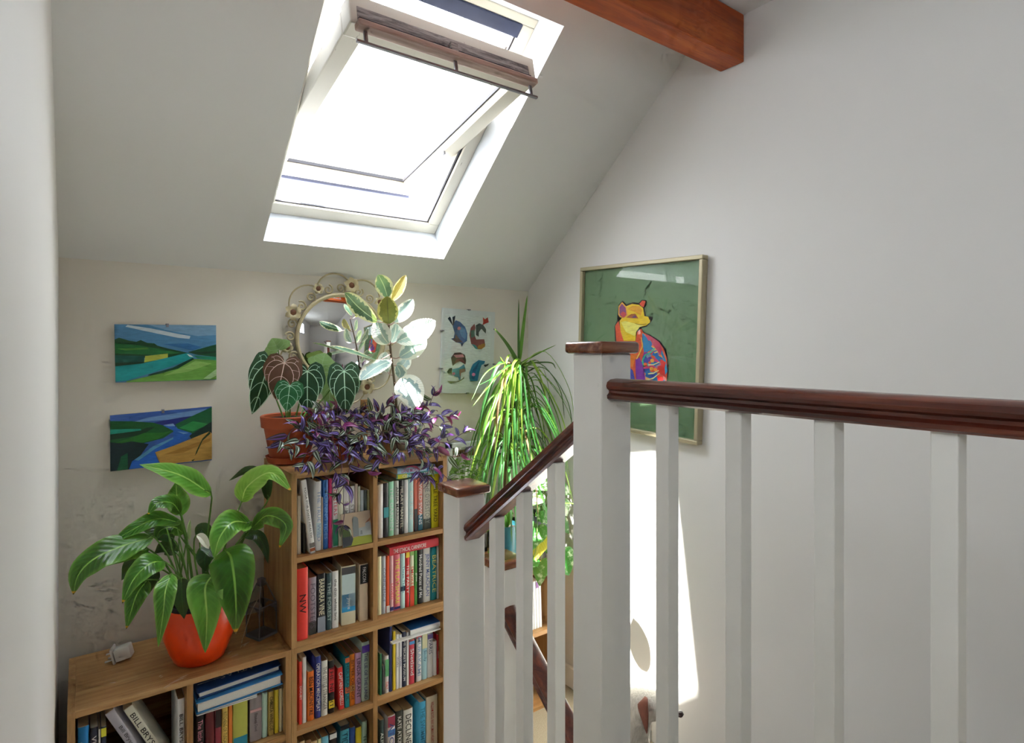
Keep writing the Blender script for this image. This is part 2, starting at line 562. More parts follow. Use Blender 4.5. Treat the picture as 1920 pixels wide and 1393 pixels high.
part('frame_jamb', fbox(hw - fw_, hw, -hl + 0.03, hl - fw_, 0, ft), M_WFRAME, win)
part('frame_sill', fbox(-hw, hw, hl - fw_, hl, 0, ft), M_WFRAME, win)
part('frame_head', fbox(-hw, hw, -hl, -hl + 0.03, 0, ft), M_WFRAME, win)
part('head_shade_strip', fbox(-hw + 0.05, hw - 0.05, -hl + 0.03, -hl + 0.078, -0.004, 0.01), M_SLATE, win)  # dark colour stands in for the shade under the frame head
part('flashing', fbox(-hw - 0.04, hw + 0.04, -hl - 0.05, -hl + 0.02, 0.055, 0.075), M_SLATE, win)
part('jamb_gasket', fbox(hw - fw_ - 0.006, hw - fw_ + 0.002, -hl + 0.05, hl - 0.05, 0.012, 0.022, 0), M_GASKET, win)
part('sill_gasket', fbox(-hw + 0.05, hw - 0.05, hl - fw_ - 0.004, hl - fw_ + 0.001, 0.012, 0.02, 0), M_GASKET, win)
part('pivot_bracket', fbox(hw - fw_ - 0.03, hw - fw_, -0.30, -0.24, 0.02, 0.05), M_STEEL, win)
part('pivot_bracket', fbox(hw - fw_ - 0.012, hw - fw_, -0.36, -0.26, 0.03, 0.045), M_STEEL, win)
# sash, swung about its middle
SM = frame_matrix(Vector((0.906, 2.02, EYE + 0.83)), math.radians(11.3))
sw, sl, st, sm_ = 0.318, 0.475, 0.036, 0.058
sash = part('sash', MB().box(-sw, -sw + sm_, -sl + 0.065, sl - sm_, -st, st, 0, 0.004, SM).box(sw - sm_, sw, -sl + 0.065, sl - sm_, -st, st, 0, 0.004, SM).box(-sw, sw, sl - sm_, sl, -st, st, 0, 0.005, SM).box(-sw, sw, -sl, -sl + 0.065, -st - 0.006, st + 0.012, 0, 0.005, SM), M_WFRAME, win)
part('pane', fbox(-sw + sm_, sw - sm_, -sl + 0.06, sl - sm_, 0.008, 0.014, 0, SM), M_GLASS, sash)
gk = MB()
gi = sw - sm_
gk.box(-gi - 0.001, -gi + 0.006, -sl + 0.08, sl - sm_, -0.004, 0.008, 0, 0, SM).box(gi - 0.006, gi + 0.001, -sl + 0.08, sl - sm_, -0.004, 0.008, 0, 0, SM).box(-gi, gi, sl - sm_ - 0.007, sl - sm_ + 0.001, -0.004, 0.008, 0, 0, SM)
part('glazing_gasket', gk, M_GASKET, sash)
part('drip_strip', fbox(-sw + 0.0, sw - 0.005, sl - 0.002, sl + 0.02, -st - 0.012, -st + 0.002, 0.002, SM), M_SLATE, sash)
part('vent_slot', fbox(-sw + 0.02, sw - 0.03, -sl - 0.0015, -sl + 0.02, -st + 0.004, st - 0.026, 0, SM), M_WORN, sash, label='worn grey ventilation slot')
part('vent_flap', fbox(-sw + 0.014, sw - 0.012, -sl - 0.022, -sl + 0.012, -st - 0.024, -st - 0.004, 0.004, SM), M_VENT, sash, label='faded brown ventilation flap')
part('flap_strip', fbox(-sw + 0.02, sw - 0.03, -sl - 0.012, -sl + 0.002, -st - 0.004, -st + 0.006, 0, SM), M_GASKET, sash)
part('flap_catch', fbox(-0.012, 0.012, -sl - 0.014, -sl + 0.002, -st - 0.002, -st + 0.03, 0.002, SM), M_WORN, sash)
part('blind_rail', fbox(-sw + 0.012, sw - 0.005, -sl - 0.004, -sl + 0.006, -st - 0.064, -st - 0.056, 0.002, SM), M_STEEL, sash)
for x in (-sw + 0.04, 0.005, sw - 0.03):
    part('rail_bracket', fbox(x - 0.005, x + 0.005, -sl - 0.002, -sl + 0.004, -st - 0.058, -st - 0.006, 0, SM), M_STEEL, sash)
for b in (0.05, 0.28):
    part('sash_hook', fbox(gi - 0.004, gi + 0.006, b, b + 0.012, -st - 0.012, -st + 0.012, 0.001, SM), M_STEEL, sash)

# daylight portals in the skylight and the added fill window (they only guide sampling of the sky)
def portal(name, M, sx, sy):
    ld = bpy.data.lights.new(name, 'AREA'); ld.shape = 'RECTANGLE'; ld.size = sx; ld.size_y = sy
    ld.cycles.is_portal = True
    o = bpy.data.objects.new(name, ld); COL.objects.link(o); o.matrix_world = M
P1 = FM.copy(); P1.col[3][:3] = FC + FM.to_3x3() @ Vector((0, 0, 0.35))
portal('skylight_portal', P1, 1.3, 1.6)
portal('fill_window_portal', Matrix.Translation((LX - 0.15, (LW[0] + LW[1]) / 2, (LW[2] + LW[3]) / 2)) @ Matrix.Rotation(math.radians(-90), 4, 'Y'), LW[3] - LW[2] + 0.2, LW[1] - LW[0] + 0.2)

# ------------------------------------------------------------------ balustrades
RAILP = [(-0.022, 0), (-0.028, 0.004), (-0.029, 0.011), (-0.023, 0.016), (-0.023, 0.021), (-0.029, 0.025), (-0.031, 0.031), (-0.028, 0.039), (-0.018, 0.0445), (0, 0.046),
         (0.018, 0.0445), (0.028, 0.039), (0.031, 0.031), (0.029, 0.025), (0.023, 0.021), (0.023, 0.016), (0.029, 0.011), (0.028, 0.004), (0.022, 0)]
def rail(p0, p1, parent):
    p0, p1 = Vector(p0), Vector(p1)
    ax = Vector((1, 0, 0)); up = Vector((0, 0, 1))
    mb = MB(); k = 1.0 / max(0.2, abs((p1 - p0).normalized().y))
    mb.sweep(RAILP, [(p0, ax, up * k), (p1, ax, up * k)])
    return part('handrail', mb, M_MAHY, parent, smooth=True, angle=30)
def newel(cx, cy, z0, ztop, parent, hw_=0.045, cap=0.059, ct=0.026, bolt=False):
    o = part('newel_post', MB().box(cx - hw_, cx + hw_, cy - hw_, cy + hw_, z0, ztop - ct, bev=0.0035), M_GLOSS, parent)
    part('newel_cap', MB().box(cx - cap, cx + cap, cy - cap, cy + cap, ztop - ct, ztop, bev=0.007), M_MAHX, o, smooth=True, angle=50, label='varnished mahogany newel cap')
    if bolt:
        part('plug', MB().lathe([(0.004, -0.001), (0.004, 0.0012)], (0, 0, 0), 10).xf(Matrix.Translation((cx - hw_, cy - hw_ + 0.012, ztop - 0.092)) @ Matrix.Rotation(math.radians(-90), 4, 'Y')), M_GLOSS, o)
    return o
def _xf(s, M):
    s.v = [M @ p for p in s.v]; return s
MB.xf = _xf
BWD = 0.0158
def baluster(cx, cy, z0, z1, parent):
    return part('baluster', MB().box(cx - BWD, cx + BWD, cy - BWD, cy + BWD, z0, z1, bev=0.002), M_GLOSS, parent)

NX = 0.931
lb = thing('landing_balustrade', (NX, 0.945, LAND), 'landing balustrade with dark handrail, white balusters and tall newel at right', 'balustrade')
newel(NX, 0.945, LAND - 0.35, EYE + 0.017, lb, bolt=True)
rail((NX, 0.902, EYE - 0.108), (NX, RY + 0.001, EYE - 0.108), lb)
for yy in [0.764 - 0.1555 * i for i in range(0, 18)]:
    baluster(NX, yy, LAND + 0.03, EYE - 0.106, lb)
part('base_rail', MB().box(NX - 0.035, NX + 0.022, RY + 0.001, 0.90, LAND + 0.001, LAND + 0.03, bev=0.004), M_GLOSS, lb)

sb = thing('stair_balustrade', (0.922, 1.51, 0.0), 'short sloping mahogany handrail and balusters down to the lower newel', 'balustrade')
NX2, NY2 = 0.922, 1.512
newel(NX2, NY2, 0.001, EYE - 0.397, sb)
ra, rb = (NX2 + 0.002, 1.466, EYE - 0.553), (NX, 0.991, EYE - 0.553 + 0.744 * (1.466 - 0.991))
rail(ra, rb, sb)
for yy in (1.345, 1.22, 1.094):
    zr = EYE - 0.553 + 0.744 * (1.466 - yy)
    baluster(NX2 + 0.004, yy, 0.22 + 0.744 * (1.466 - yy) * 0.9, zr + 0.006, sb)
part('string_board', MB().prism([(NX2 - 0.018, 1.465, 0.02), (NX2 - 0.018, 1.465, 0.24), (NX2 - 0.018, 0.992, 0.24 + 0.744 * 0.42), (NX2 - 0.018, 0.992, 0.32)], (0.036, 0, 0)), M_GLOSS, sb)

lo = thing('lower_balustrade', (1.127, 1.607, 0.0), 'lower mahogany handrail descending from the far newel behind the balusters', 'balustrade')
newel(1.127, 1.607, 0.001, EYE - 0.683, lo)
z2 = EYE - 0.832 - 0.056
rail((1.127, 1.561, z2), (1.127, 0.2, z2 - 0.78 * 1.361), lo)
for i in range(8):
    yy = 1.475 - 0.155 * i
    baluster(1.127, yy, -0.86 * (1.56 - yy) - 0.16, z2 - 0.78 * (1.561 - yy) + 0.006, lo)
part('string_board', MB().prism([(1.109, 1.561, -0.16), (1.109, 1.561, 0.06), (1.109, 0.2, 0.06 - 0.86 * 1.361), (1.109, 0.2, -0.16 - 0.86 * 1.361)], (0.036, 0, 0)), M_GLOSS, lo)

# ------------------------------------------------------------------ cube bookcases
TB = 0.0175
SFY, SBY = 2.0, 2.36
def bookcase(x0, x1, z0, z1, label, shelf=None):
    t = thing('cube_bookcase', ((x0 + x1) / 2, (SFY + SBY) / 2, z0), label, 'bookcase')
    xm = (x0 + x1) / 2; zm = (z0 + z1) / 2 if shelf is None else shelf
    h = TB / 2
    part('side_panel', MB().box(x0, x0 + TB, SFY, SBY, z0, z1, bev=0.0006), M_OAKZ, t)
    part('side_panel', MB().box(x1 - TB, x1, SFY, SBY, z0, z1, bev=0.0006), M_OAKZ, t)
    part('top_panel', MB().box(x0 + TB, x1 - TB, SFY, SBY, z1 - TB, z1, bev=0.0006), M_OAKX, t)
    part('bottom_panel', MB().box(x0 + TB, x1 - TB, SFY, SBY, z0, z0 + TB, bev=0.0006), M_OAKX, t)
    part('divider', MB().box(xm - h, xm + h, SFY + 0.001, SBY - 0.005, z0 + TB, z1 - TB, bev=0.0006), M_OAKZ, t)
    for a, b in ((x0 + TB, xm - h), (xm + h, x1 - TB)):
        part('shelf', MB().box(a, b, SFY + 0.001, SBY - 0.005, zm - h, zm + h, bev=0.0006), M_OAKX, t)
    part('back_panel', MB().box(x0 + TB, x1 - TB, SBY - 0.005, SBY - 0.001, z0 + TB, z1 - TB), M_OAKX, t)
    return t
UZ0, UZ1, UX0, UX1 = 0.567, 1.141, 0.5605, 1.1435
bookcase(UX0, UX1, UZ0, UZ1, 'upper oak cube bookcase carrying the terracotta pot and purple trailing plants')
bookcase(UX0, UX1, 0.0, 0.566, 'oak cube bookcase at floor level under the upper bookcase')
bookcase(-0.028, 0.5595, 0.0, 0.566, 'low oak cube bookcase at left carrying the orange pot')
bookcase(1.15, 1.70, 0.0, 0.605, 'oak cube bookcase in the corner behind the far newel, carrying the spiky plant', shelf=0.325)
# the veneer of the low bookcase top is scuffed with pale scratches
sc_ = MB()
for px, py, ln, a in [(330, 1275, 0.05, 20), (318, 1283, 0.03, 35), (345, 1270, 0.035, 10), (207, 1280, 0.012, 0), (305, 1266, 0.012, 30), (440, 1228, 0.02, 15), (460, 1207, 0.03, 25), (432, 1224, 0.015, 40), (455, 1212, 0.02, 60)]:
    p = at(px, py, Z=0.5664)
    M = Matrix.Translation(p) @ Matrix.Rotation(math.radians(a), 4, 'Z')
    for q in range(3):
        d = Vector((random.uniform(-.01, .01), random.uniform(-.008, .008), 0.0002))
        sc_.poly([M @ (Vector(v) + d) for v in ((-ln / 2, 0, 0), (0, -0.0012, 0), (ln / 2, 0.0004, 0), (0, 0.0012, 0))])
_low = [o for o in COL.objects if o.get('label', '').startswith('low oak cube')][0]
part('scuff_marks', sc_, plain('pale_scuff', '#dccbb2', 0.7), _low)

# ------------------------------------------------------------------ books
PAGE = {'tan': plain('tan_page_edges', '#a58862', 0.9, var=0.14, scale=300), 'cream': plain('cream_page_edges', '#d8ccb2', 0.9, var=0.1, scale=300), 'white': plain('white_page_edges', '#e4e1d8', 0.9, var=0.08, scale=300)}
CMAT = {}
def cmat(c):
    if c not in CMAT: CMAT[c] = plain('print_' + c.strip('#'), tuple(min(0.82, x * 1.35 + 0.004) for x in lin(c)[:3]), 0.42, var=0.05, scale=60)
    return CMAT[c]
TEXTS = []
def book_mesh(w, h, D, hard):
    c = 0.0022 if hard else 0.0007
    ov = 0.003 if hard else 0.0
    r = min(0.004, w * 0.3)
    outer = [(0, D), (0, r), (w * 0.12, r * 0.25), (w * 0.5, 0), (w * 0.88, r * 0.25), (w, r), (w, D)]
    inner = [(w - c, D), (w - c, r + c * 0.3), (w * 0.86, r * 0.25 + c), (w * 0.5, c), (w * 0.14, r * 0.25 + c), (c, r + c * 0.3), (c, D)]
    n = len(outer); cv = MB()
    ring = outer + inner[::-1]            # quads between outer i and inner i
    o = outer; i_ = inner[::-1]
    vv = []
    for z in (0, h):
        vv += [Vector((p[0], p[1], z)) for p in o] + [Vector((p[0], p[1], z)) for p in i_]
    N = 2 * n; ff = []
    for k in range(n - 1):
        ff.append((k, k + 1, N + k + 1, N + k))
        ff.append((n + k + 1, n + k, N + n + k, N + n + k + 1))
        ff.append((k + 1, k, n + k, n + k + 1))
        ff.append((N + k, N + k + 1, N + n + k + 1, N + n + k))
    ff.append((0, N, N + n, n)); ff.append((n - 1, 2 * n - 1, N + 2 * n - 1, N + n - 1))
    cv.add(vv, ff)
    pg = MB().box(c, w - c, r + c, D - ov - 0.0005, ov + 0.0004, h - ov - 0.0004)
    return cv, pg
def book(label, w, h, D, color, M, text=None, tcol='#222222', pages='cream', hard=False, bands=(), group=None, tfrac=0.78, tsize=0.62, toff=0.5):
    """upright book: spine at local y = 0, thickness along x, height along z, placed by M"""
    t = bpy.data.objects.new('book', None); t.empty_display_size = 0.03
    COL.objects.link(t); t.matrix_world = M
    ORG[t] = Vector((0, 0, 0))
    tag(t, label, 'book', group or 'books in the cube bookcases')
    cv, pg = book_mesh(w, h, D, hard)
    c = part('cover', cv, cmat(color), t, smooth=True, angle=50)
    part('pages', pg, PAGE[pages], t)
    for z0, z1, bc in bands:
        part('spine_panel', MB().box(w * 0.03, w * 0.97, -0.0006, 0.0012, h * z0, h * z1), cmat(bc), c)
    if text: TEXTS.append((text, tcol, t, c, w, h, tfrac, tsize, toff))
    return t
def flush_texts():
    cs = []
    for tx in TEXTS:
        cu = bpy.data.curves.new('lettering', 'FONT'); cu.body = tx[0]; cu.resolution_u = 2; cu.offset = 0.004
        cu.align_x = 'CENTER'; cu.align_y = 'CENTER'
        o = bpy.data.objects.new('lettering_source', cu); COL.objects.link(o); cs.append(o)
    bpy.context.view_layer.update()
    dg = bpy.context.evaluated_depsgraph_get()
    ms = [bpy.data.meshes.new_from_object(o.evaluated_get(dg)) for o in cs]
    for o in cs: bpy.data.objects.remove(o)
    for me, (s, tcol, t, c, w, h, tf, ts, toff) in zip(ms, TEXTS):
        if not me.vertices: continue
        xs_ = [v.co.x for v in me.vertices]; ys_ = [v.co.y for v in me.vertices]
        lx, ly = max(xs_) - min(xs_), max(ys_) - min(ys_)
        sx = h * tf / lx; sy = w * ts / ly
        sx = min(sx, sy * 1.5); sy = min(sy, sx * 1.9)
        cx, cy = (max(xs_) + min(xs_)) / 2, (max(ys_) + min(ys_)) / 2
        for v in me.vertices:
            a = (v.co.x - cx) * sx; b = (v.co.y - cy) * sy
            v.co = Vector((w / 2 + b, -0.0010, h * toff - a))
        me.materials.clear(); me.materials.append(cmat(tcol))
        o = bpy.data.objects.new('spine_lettering', me); COL.objects.link(o); o.parent = c

SPY = 2.03
def row(zfloor, specs, Y=SPY, lim=None):
    for sp in specs:
        p0, p1, top, color, text, tcol, lab = sp[:7]
        o = sp[7] if len(sp) > 7 else {}
        o = dict(o)
        y = o.pop('Y', Y); lean = o.pop('lean', 0.0); bump_ = o.pop('dz', 0.0)
        xa, xb = at(p0, 1000, Y=y).x + 0.0004, at(p1, 1000, Y=y).x - 0.0004
        if lim: xa, xb = max(xa, lim[0]), min(xb, lim[1])
        z = at((p0 + p1) / 2, top, Y=y).z
        h = o.pop('h', None) or max(0.05, z - zfloor)
        D = o.pop('D', 0.125 if h < 0.205 else 0.155)
        w = max(0.003, xb - xa)
        M = Matrix.Translation((xa, y, zfloor + 0.0006 + bump_))
        if lean:                        # tops to the left, standing on the lower left edge
            M = Matrix.Translation((xa, y, zfloor + 0.0006)) @ Matrix.Rotation(-math.radians(lean), 4, 'Y')
        book(lab, w, h, D, color, M, text, tcol or '#333333', **o)
def lying(label, x1, y, z, w, h, D, color, text=None, tcol='#ffffff', rz=0.0, **kw):
    """book lying flat, spine to the front; x1 is its right end"""
    M = Matrix.Translation((x1, y, z)) @ Matrix.Rotation(math.radians(rz), 4, 'Z') @ Matrix.Rotation(math.radians(-90), 4, 'Y')
    return book(label, w, h, D, color, M, text, tcol, **kw)

ZA = (UZ0 + UZ1) / 2 + TB / 2        # cell floors
ZC = UZ0 + TB
ZE = 0.283 + TB / 2
ZG = TB
W_ = '#d9d3c6'
# upper bookcase, top left cell
row(ZA, [
 (557, 565, 930, '#cfc8b8', None, None, 'slim cream book at far left of the upper top left cell'),
 (568, 573.5, 985, '#35332f', None, None, 'thin black booklet behind the leaning yoga book', {'D': 0.1, 'h': 0.1}),
 (582, 592.5, 900, '#ddd8cc', 'YOGA FOR JOINT HEALTH', '#5d5d58', 'white yoga book leaning left with a brown foot band', {'lean': 7.2, 'h': 0.252, 'D': 0.15, 'Y': 2.012, 'bands': ((0.03, 0.07, '#8e4a2c'), (0.08, 0.14, '#6a6763')), 'toff': 0.56, 'tfrac': 0.7, 'tsize': 0.5}),
 (592.8, 603, 903, '#d6d5d2', 'THE TRUE WILD', '#7f97b8', 'white spined book with pale blue lettering beside the blue book', {'bands': ((0.2, 0.4, '#a9bcc4'),), 'pages': 'tan'}),
 (603.2, 606, 933, '#b7a58c', None, None, 'thin beige book left of the thick blue book'),
 (606.3, 616, 899, '#2a66b4', 'MORNING TIDES', '#6d9bdc', 'thick bright blue book in the upper top left cell', {'pages': 'tan', 'h': 0.238}),
 (616.3, 623, 895, '#b52a62', None, None, 'magenta slim book right of the thick blue book', {'h': 0.24}),
 (624, 634, 903, '#e2ddd0', 'DESTERS', '#b23a48', 'white book with red lettering and a green lower half', {'bands': ((0.02, 0.42, '#2f8a68'),), 'toff': 0.68, 'tfrac': 0.42}),
 (634.4, 644, 905, '#d8d0b8', None, None, 'cream spine right of the white and green book'),
 (644.3, 655, 911, '#d9d6cd', 'SUMMER', '#9a9a98', 'pale grey book above the left of the castle tile'),
 (655.3, 665.5, 912, '#dcd8cf', 'STORY', '#8c8c86', 'off white book above the middle of the castle tile'),
 (665.8, 671, 908, '#c6b6a8', None, None, 'slim dusty pink book above the castle tile'),
 (671.3, 676, 912, '#d5ccb6', None, None, 'slim cream book above the castle tile'),
 (676.3, 682.5, 919, '#b9c4c9', None, None, 'pale blue grey book above the castle tile'),
 (682.8, 688.5, 919, '#4d5a58', None, None, 'dark grey green slim book above the castle tile'),
 (688.8, 694, 919, '#8b8960', None, None, 'olive slim book at the right of its cell above the castle tile'),
], lim=(0.5795, 0.8425))
# upper bookcase, top right cell
row(ZA, [
 (709.7, 719, 908, '#cfd0ce', None, None, 'pale grey book at left of the upper top right cell'),
 (719.3, 729, 906, '#2c2f35', None, None, 'black book with a teal emblem on its spine', {'bands': ((0.36, 0.55, '#3f8f98'),)}),
 (729.3, 739, 903, '#8fd0ae', 'THE GARDEN', '#e8f3ea', 'mint green book next to the black book with teal emblem'),
 (740.5, 748.6, 902, '#b7b8b4', 'ANNA MARRIOTT', '#2a2a2a', 'grey and black lettered book right of the mint green one'),
 (749, 757.6, 901, '#262629', 'HILARY MANTEL', '#bdb7a8', 'black book with pale capitals in the upper top right cell'),
 (758, 766, 900, '#d8d6d0', None, None, 'white spine right of the black book with pale capitals'),
 (766.4, 776, 898, '#a9cbe0', 'OUTLINE', '#f3f3ef', 'pale sky blue book in the upper top right cell'),
 (776.5, 783, 897, '#c96a58', None, None, 'coral red book with dark foot', {'bands': ((0.0, 0.42, '#35383d'),)}),
 (783.3, 793, 896, '#c77a6c', 'WILD SWANS', '#efe6dc', 'coral book with teal foot and white capitals', {'bands': ((0.0, 0.3, '#2f6275'),)}),
 (794, 808, 894, '#cfcabd', 'THE OVERSTORY', '#8b8f86', 'cream book with grey trees left of the yellow book', {'bands': ((0.0, 0.2, '#41463f'),)}),
 (809.5, 823, 889, '#dcc419', 'APPLE TREE YARD', '#4a4108', 'bright yellow book at the right of its cell', {'tsize': 0.5}),
], lim=(0.862, 1.1245))
zt = ZA + 0.215
lying('teal and green book lying on top of the row in the upper right cell', at(823, 900, Y=2.03).x, 2.02, ZA + 0.2085, 0.017, at(823, 900, Y=2.03).x - at(742, 900, Y=2.03).x, 0.13, '#5aa39a', 'ONE SUMMER', '#d9ecd8', bands=((0.78, 0.98, '#b9b83c'),), rz=0.0, pages='tan')
lying('pale blue book lying uppermost under the purple plants', at(812, 900, Y=2.03).x, 2.015, ZA + 0.2265, 0.021, at(812, 900, Y=2.03).x - at(742, 900, Y=2.03).x, 0.12, '#8fb2d6', 'LIANE MORIARTY', '#a23b6c', rz=0.0, bands=((0.0, 0.22, '#2a62b0'),), toff=0.6, tfrac=0.6)
# upper bookcase, bottom left cell
row(ZC, [
 (557, 578, 1068, '#d8342c', 'NW', '#331012', 'large red book with black capitals at left of its cell', {'Y': 2.006, 'h': 0.238, 'hard': True, 'pages': 'tan', 'tfrac': 0.26, 'tsize': 0.6, 'toff': 0.5, 'bands': ()}),
 (579, 594, 1083, '#8d8794', 'FOOTSTEPS', '#5b5664', 'grey mauve paperback right of the large red book', {'bands': ((0.0, 0.22, '#3d423f'),), 'pages': 'tan'}),
 (595, 611, 1076, '#25262b', 'BARBARA VINE', '#d8d6b0', 'black paperback with pale yellow capitals', {'bands': ((0.0, 0.26, '#7d8794'),), 'pages': 'tan', 'toff': 0.6, 'tfrac': 0.62}),
 (612, 622.5, 1075, '#31484c', 'THE FOREST', '#93a7a2', 'dark blue green paperback beside the slim white book', {'pages': 'tan'}),
 (623, 635.5, 1071, '#dedcda', 'the thin white line', '#3c3c3c', 'slim white paperback in the middle of its cell', {'pages': 'tan', 'tsize': 0.4}),
 (675, 690.5, 1058, '#cbb9a0', None, None, 'beige paperback with a black top panel and white lettering', {'bands': ((0.66, 0.99, '#191a1c'),), 'pages': 'tan', 'Y': 2.02}),
], lim=(0.5795, 0.8425), Y=2.025)
TEXTS.append(('FALCON', '#e6e2d8', COL.objects[-1], [o for o in COL.objects if o.name.startswith('cover')][-1], at(690.5, 1000, Y=2.02).x - at(675, 1000, Y=2.02).x, 0.2, 0.26, 0.4, 0.82))
xa = at(652, 1000, Y=2.0).x
tb_ = book('very thick cream paperback with a blue portrait cover, set at an angle', 0.05, 0.205, 0.135, '#d7c8ae', Matrix.Translation((xa - 0.012, 2.028, ZC + 0.0006)) @ Matrix.Rotation(math.radians(-6), 4, 'Z'), None, '#333333', pages='tan', bands=((0.30, 0.86, '#b5c9cf'), (0.22, 0.52, '#2f93c8'), (0.86, 0.98, '#4a4c50')))
TEXTS.append(('Joyce', '#dfeef5', tb_, [o for o in COL.objects if o.name.startswith('cover')][-1], 0.05, 0.205, 0.2, 0.3, 0.36))
# upper bookcase, bottom right cell
row(ZC, [
 (707.5, 716, 1044, '#e2d9a8', None, None, 'pale yellow slim book at left of the lower right cell of the upper case'),
 (716.3, 724, 1043, '#a9b1bd', 'CONFIDENCE', '#5a6b8c', 'blue grey book lettered in blue under the red lying book'),
 (724.3, 731, 1042, '#d2502a', None, None, 'orange red spine left of the pink books', {'bands': ((0.0, 0.12, '#e6e1d4'),)}),
 (731.3, 738.5, 1039, '#cda3a6', 'LOVED', '#d0202c', 'dusty pink book with red capitals', {'toff': 0.35, 'bands': ((0.02, 0.08, '#2c2f6e'),)}),
 (739, 751, 1035, '#e06a7a', 'THE FLATSHARE', '#ffd34d', 'bright pink paperback with yellow lettering', {'bands': ((0.02, 0.06, '#2c2f6e'),)}),
 (751.4, 760.3, 1032, '#a8d2dd', 'Three Things', '#3f6d86', 'pale aqua book with dark emblem', {'bands': ((0.3, 0.38, '#1d2c44'),)}),
 (760.8, 768.3, 1033, '#cf2a2c', 'THE PARTY', '#f2d8c8', 'red book with a yellow head band', {'bands': ((0.88, 0.99, '#e8b83a'),)}),
 (768.7, 776.8, 1031, '#d8d2b0', 'SMOKED', '#cf3a30', 'cream and red book left of the green book', {'bands': ((0.0, 0.35, '#c8452e'), (0.9, 0.99, '#7aa25a'))}),
 (777.2, 783, 1031, '#4c8a3f', 'grow', '#e6efd6', 'slim leaf green book in the lower right cell of the upper case'),
 (783.6, 793.5, 1029, '#1d1d20', 'Hundred Pieces of Me', '#d4d4d2', 'black book with white lettering next to the green one'),
 (794, 807.5, 1027, '#d8d3c8', 'JENNY McLACHLAN', '#2f4f96', 'cream book with blue capitals left of the teal book'),
 (808.4, 819.6, 1026, '#15808c', 'BEATRICE', '#d8e06c', 'teal book with lime lettering at right of the lower right cell'),
 (820, 825.5, 1012, '#c9c6c0', None, None, 'tall white book against the right side of the upper case', {'h': 0.225}),
], lim=(0.862, 1.1245))
lying('thick red book lying flat across a row, white capitals', at(818.5, 1000, Y=2.03).x, 2.012, ZC + 0.2115, 0.030, at(818.5, 1000, Y=2.03).x - at(727, 1000, Y=2.03).x, 0.135, '#b3303a', 'THE ETHICAL CARNIVORE', '#f2e8e4', rz=0.0, hard=True, pages='tan', tfrac=0.66, tsize=0.5, toff=0.6)
# lower bookcase, top left cell
row(ZE, [
 (560.5, 567, 1241, '#cf4038', 'DOUBT', '#f0dcd4', 'slim red book at far left below the large red book'),
 (567.3, 575, 1233, '#dcdad8', None, None, 'slim white book left of the orange paperback', {'pages': 'white'}),
 (577, 589.5, 1259, '#e8641c', 'BEN MACINTYRE', '#2a1a12', 'short orange paperback with black capitals', {'pages': 'cream'}),
 (591, 602.3, 1231, '#27327c', 'OPERATION MINCEMEAT', '#cfd6ee', 'navy blue book right of the short orange paperback', {'pages': 'cream'}),
 (603, 615, 1239, '#d6cfc6', 'THE LITTLE STRANGER', '#6d6a66', 'cream spined book right of the navy book', {'pages': 'tan'}),
 (616, 627.5, 1239, '#1b1a1b', 'THE NIGHT', '#1b1a1b', 'black book with a large red spine panel', {'bands': ((0.4, 0.86, '#b8282e'), (0.1, 0.24, '#d8b42c')), 'pages': 'tan'}),
 (636, 646.5, 1251, '#d23430', 'CAPTAIN CORELLI', '#f2e2d8', 'small red paperback leaning slightly left', {'lean': 2.6, 'pages': 'cream'}),
 (647, 656, 1231, '#16808c', 'HER FEARFUL', '#123c46', 'teal book with orange marks on its spine', {'bands': ((0.28, 0.4, '#d8663a'), (0.88, 0.97, '#d8663a')), 'pages': 'tan'}),
 (656.3, 666, 1227, '#e6701c', 'BITTER ORANGE', '#6b3410', 'tall orange book between the teal and lilac ones', {'pages': 'tan', 'bands': ((0.28, 0.4, '#b8894c'),)}),
 (666.5, 678, 1224, '#b88fb4', 'LINDA GRANT', '#4a3550', 'lilac book beside the thick pale green one', {'pages': 'tan'}),
 (678.5, 697.6, 1203, '#9fb6aa', 'THE LIE OF THE LAND', '#39306c', 'thick pale green book with a purple square', {'hard': True, 'pages': 'tan', 'bands': ((0.82, 0.94, '#4b2f96'),), 'toff': 0.42, 'tsize': 0.4}),
], lim=(0.5795, 0.8425))
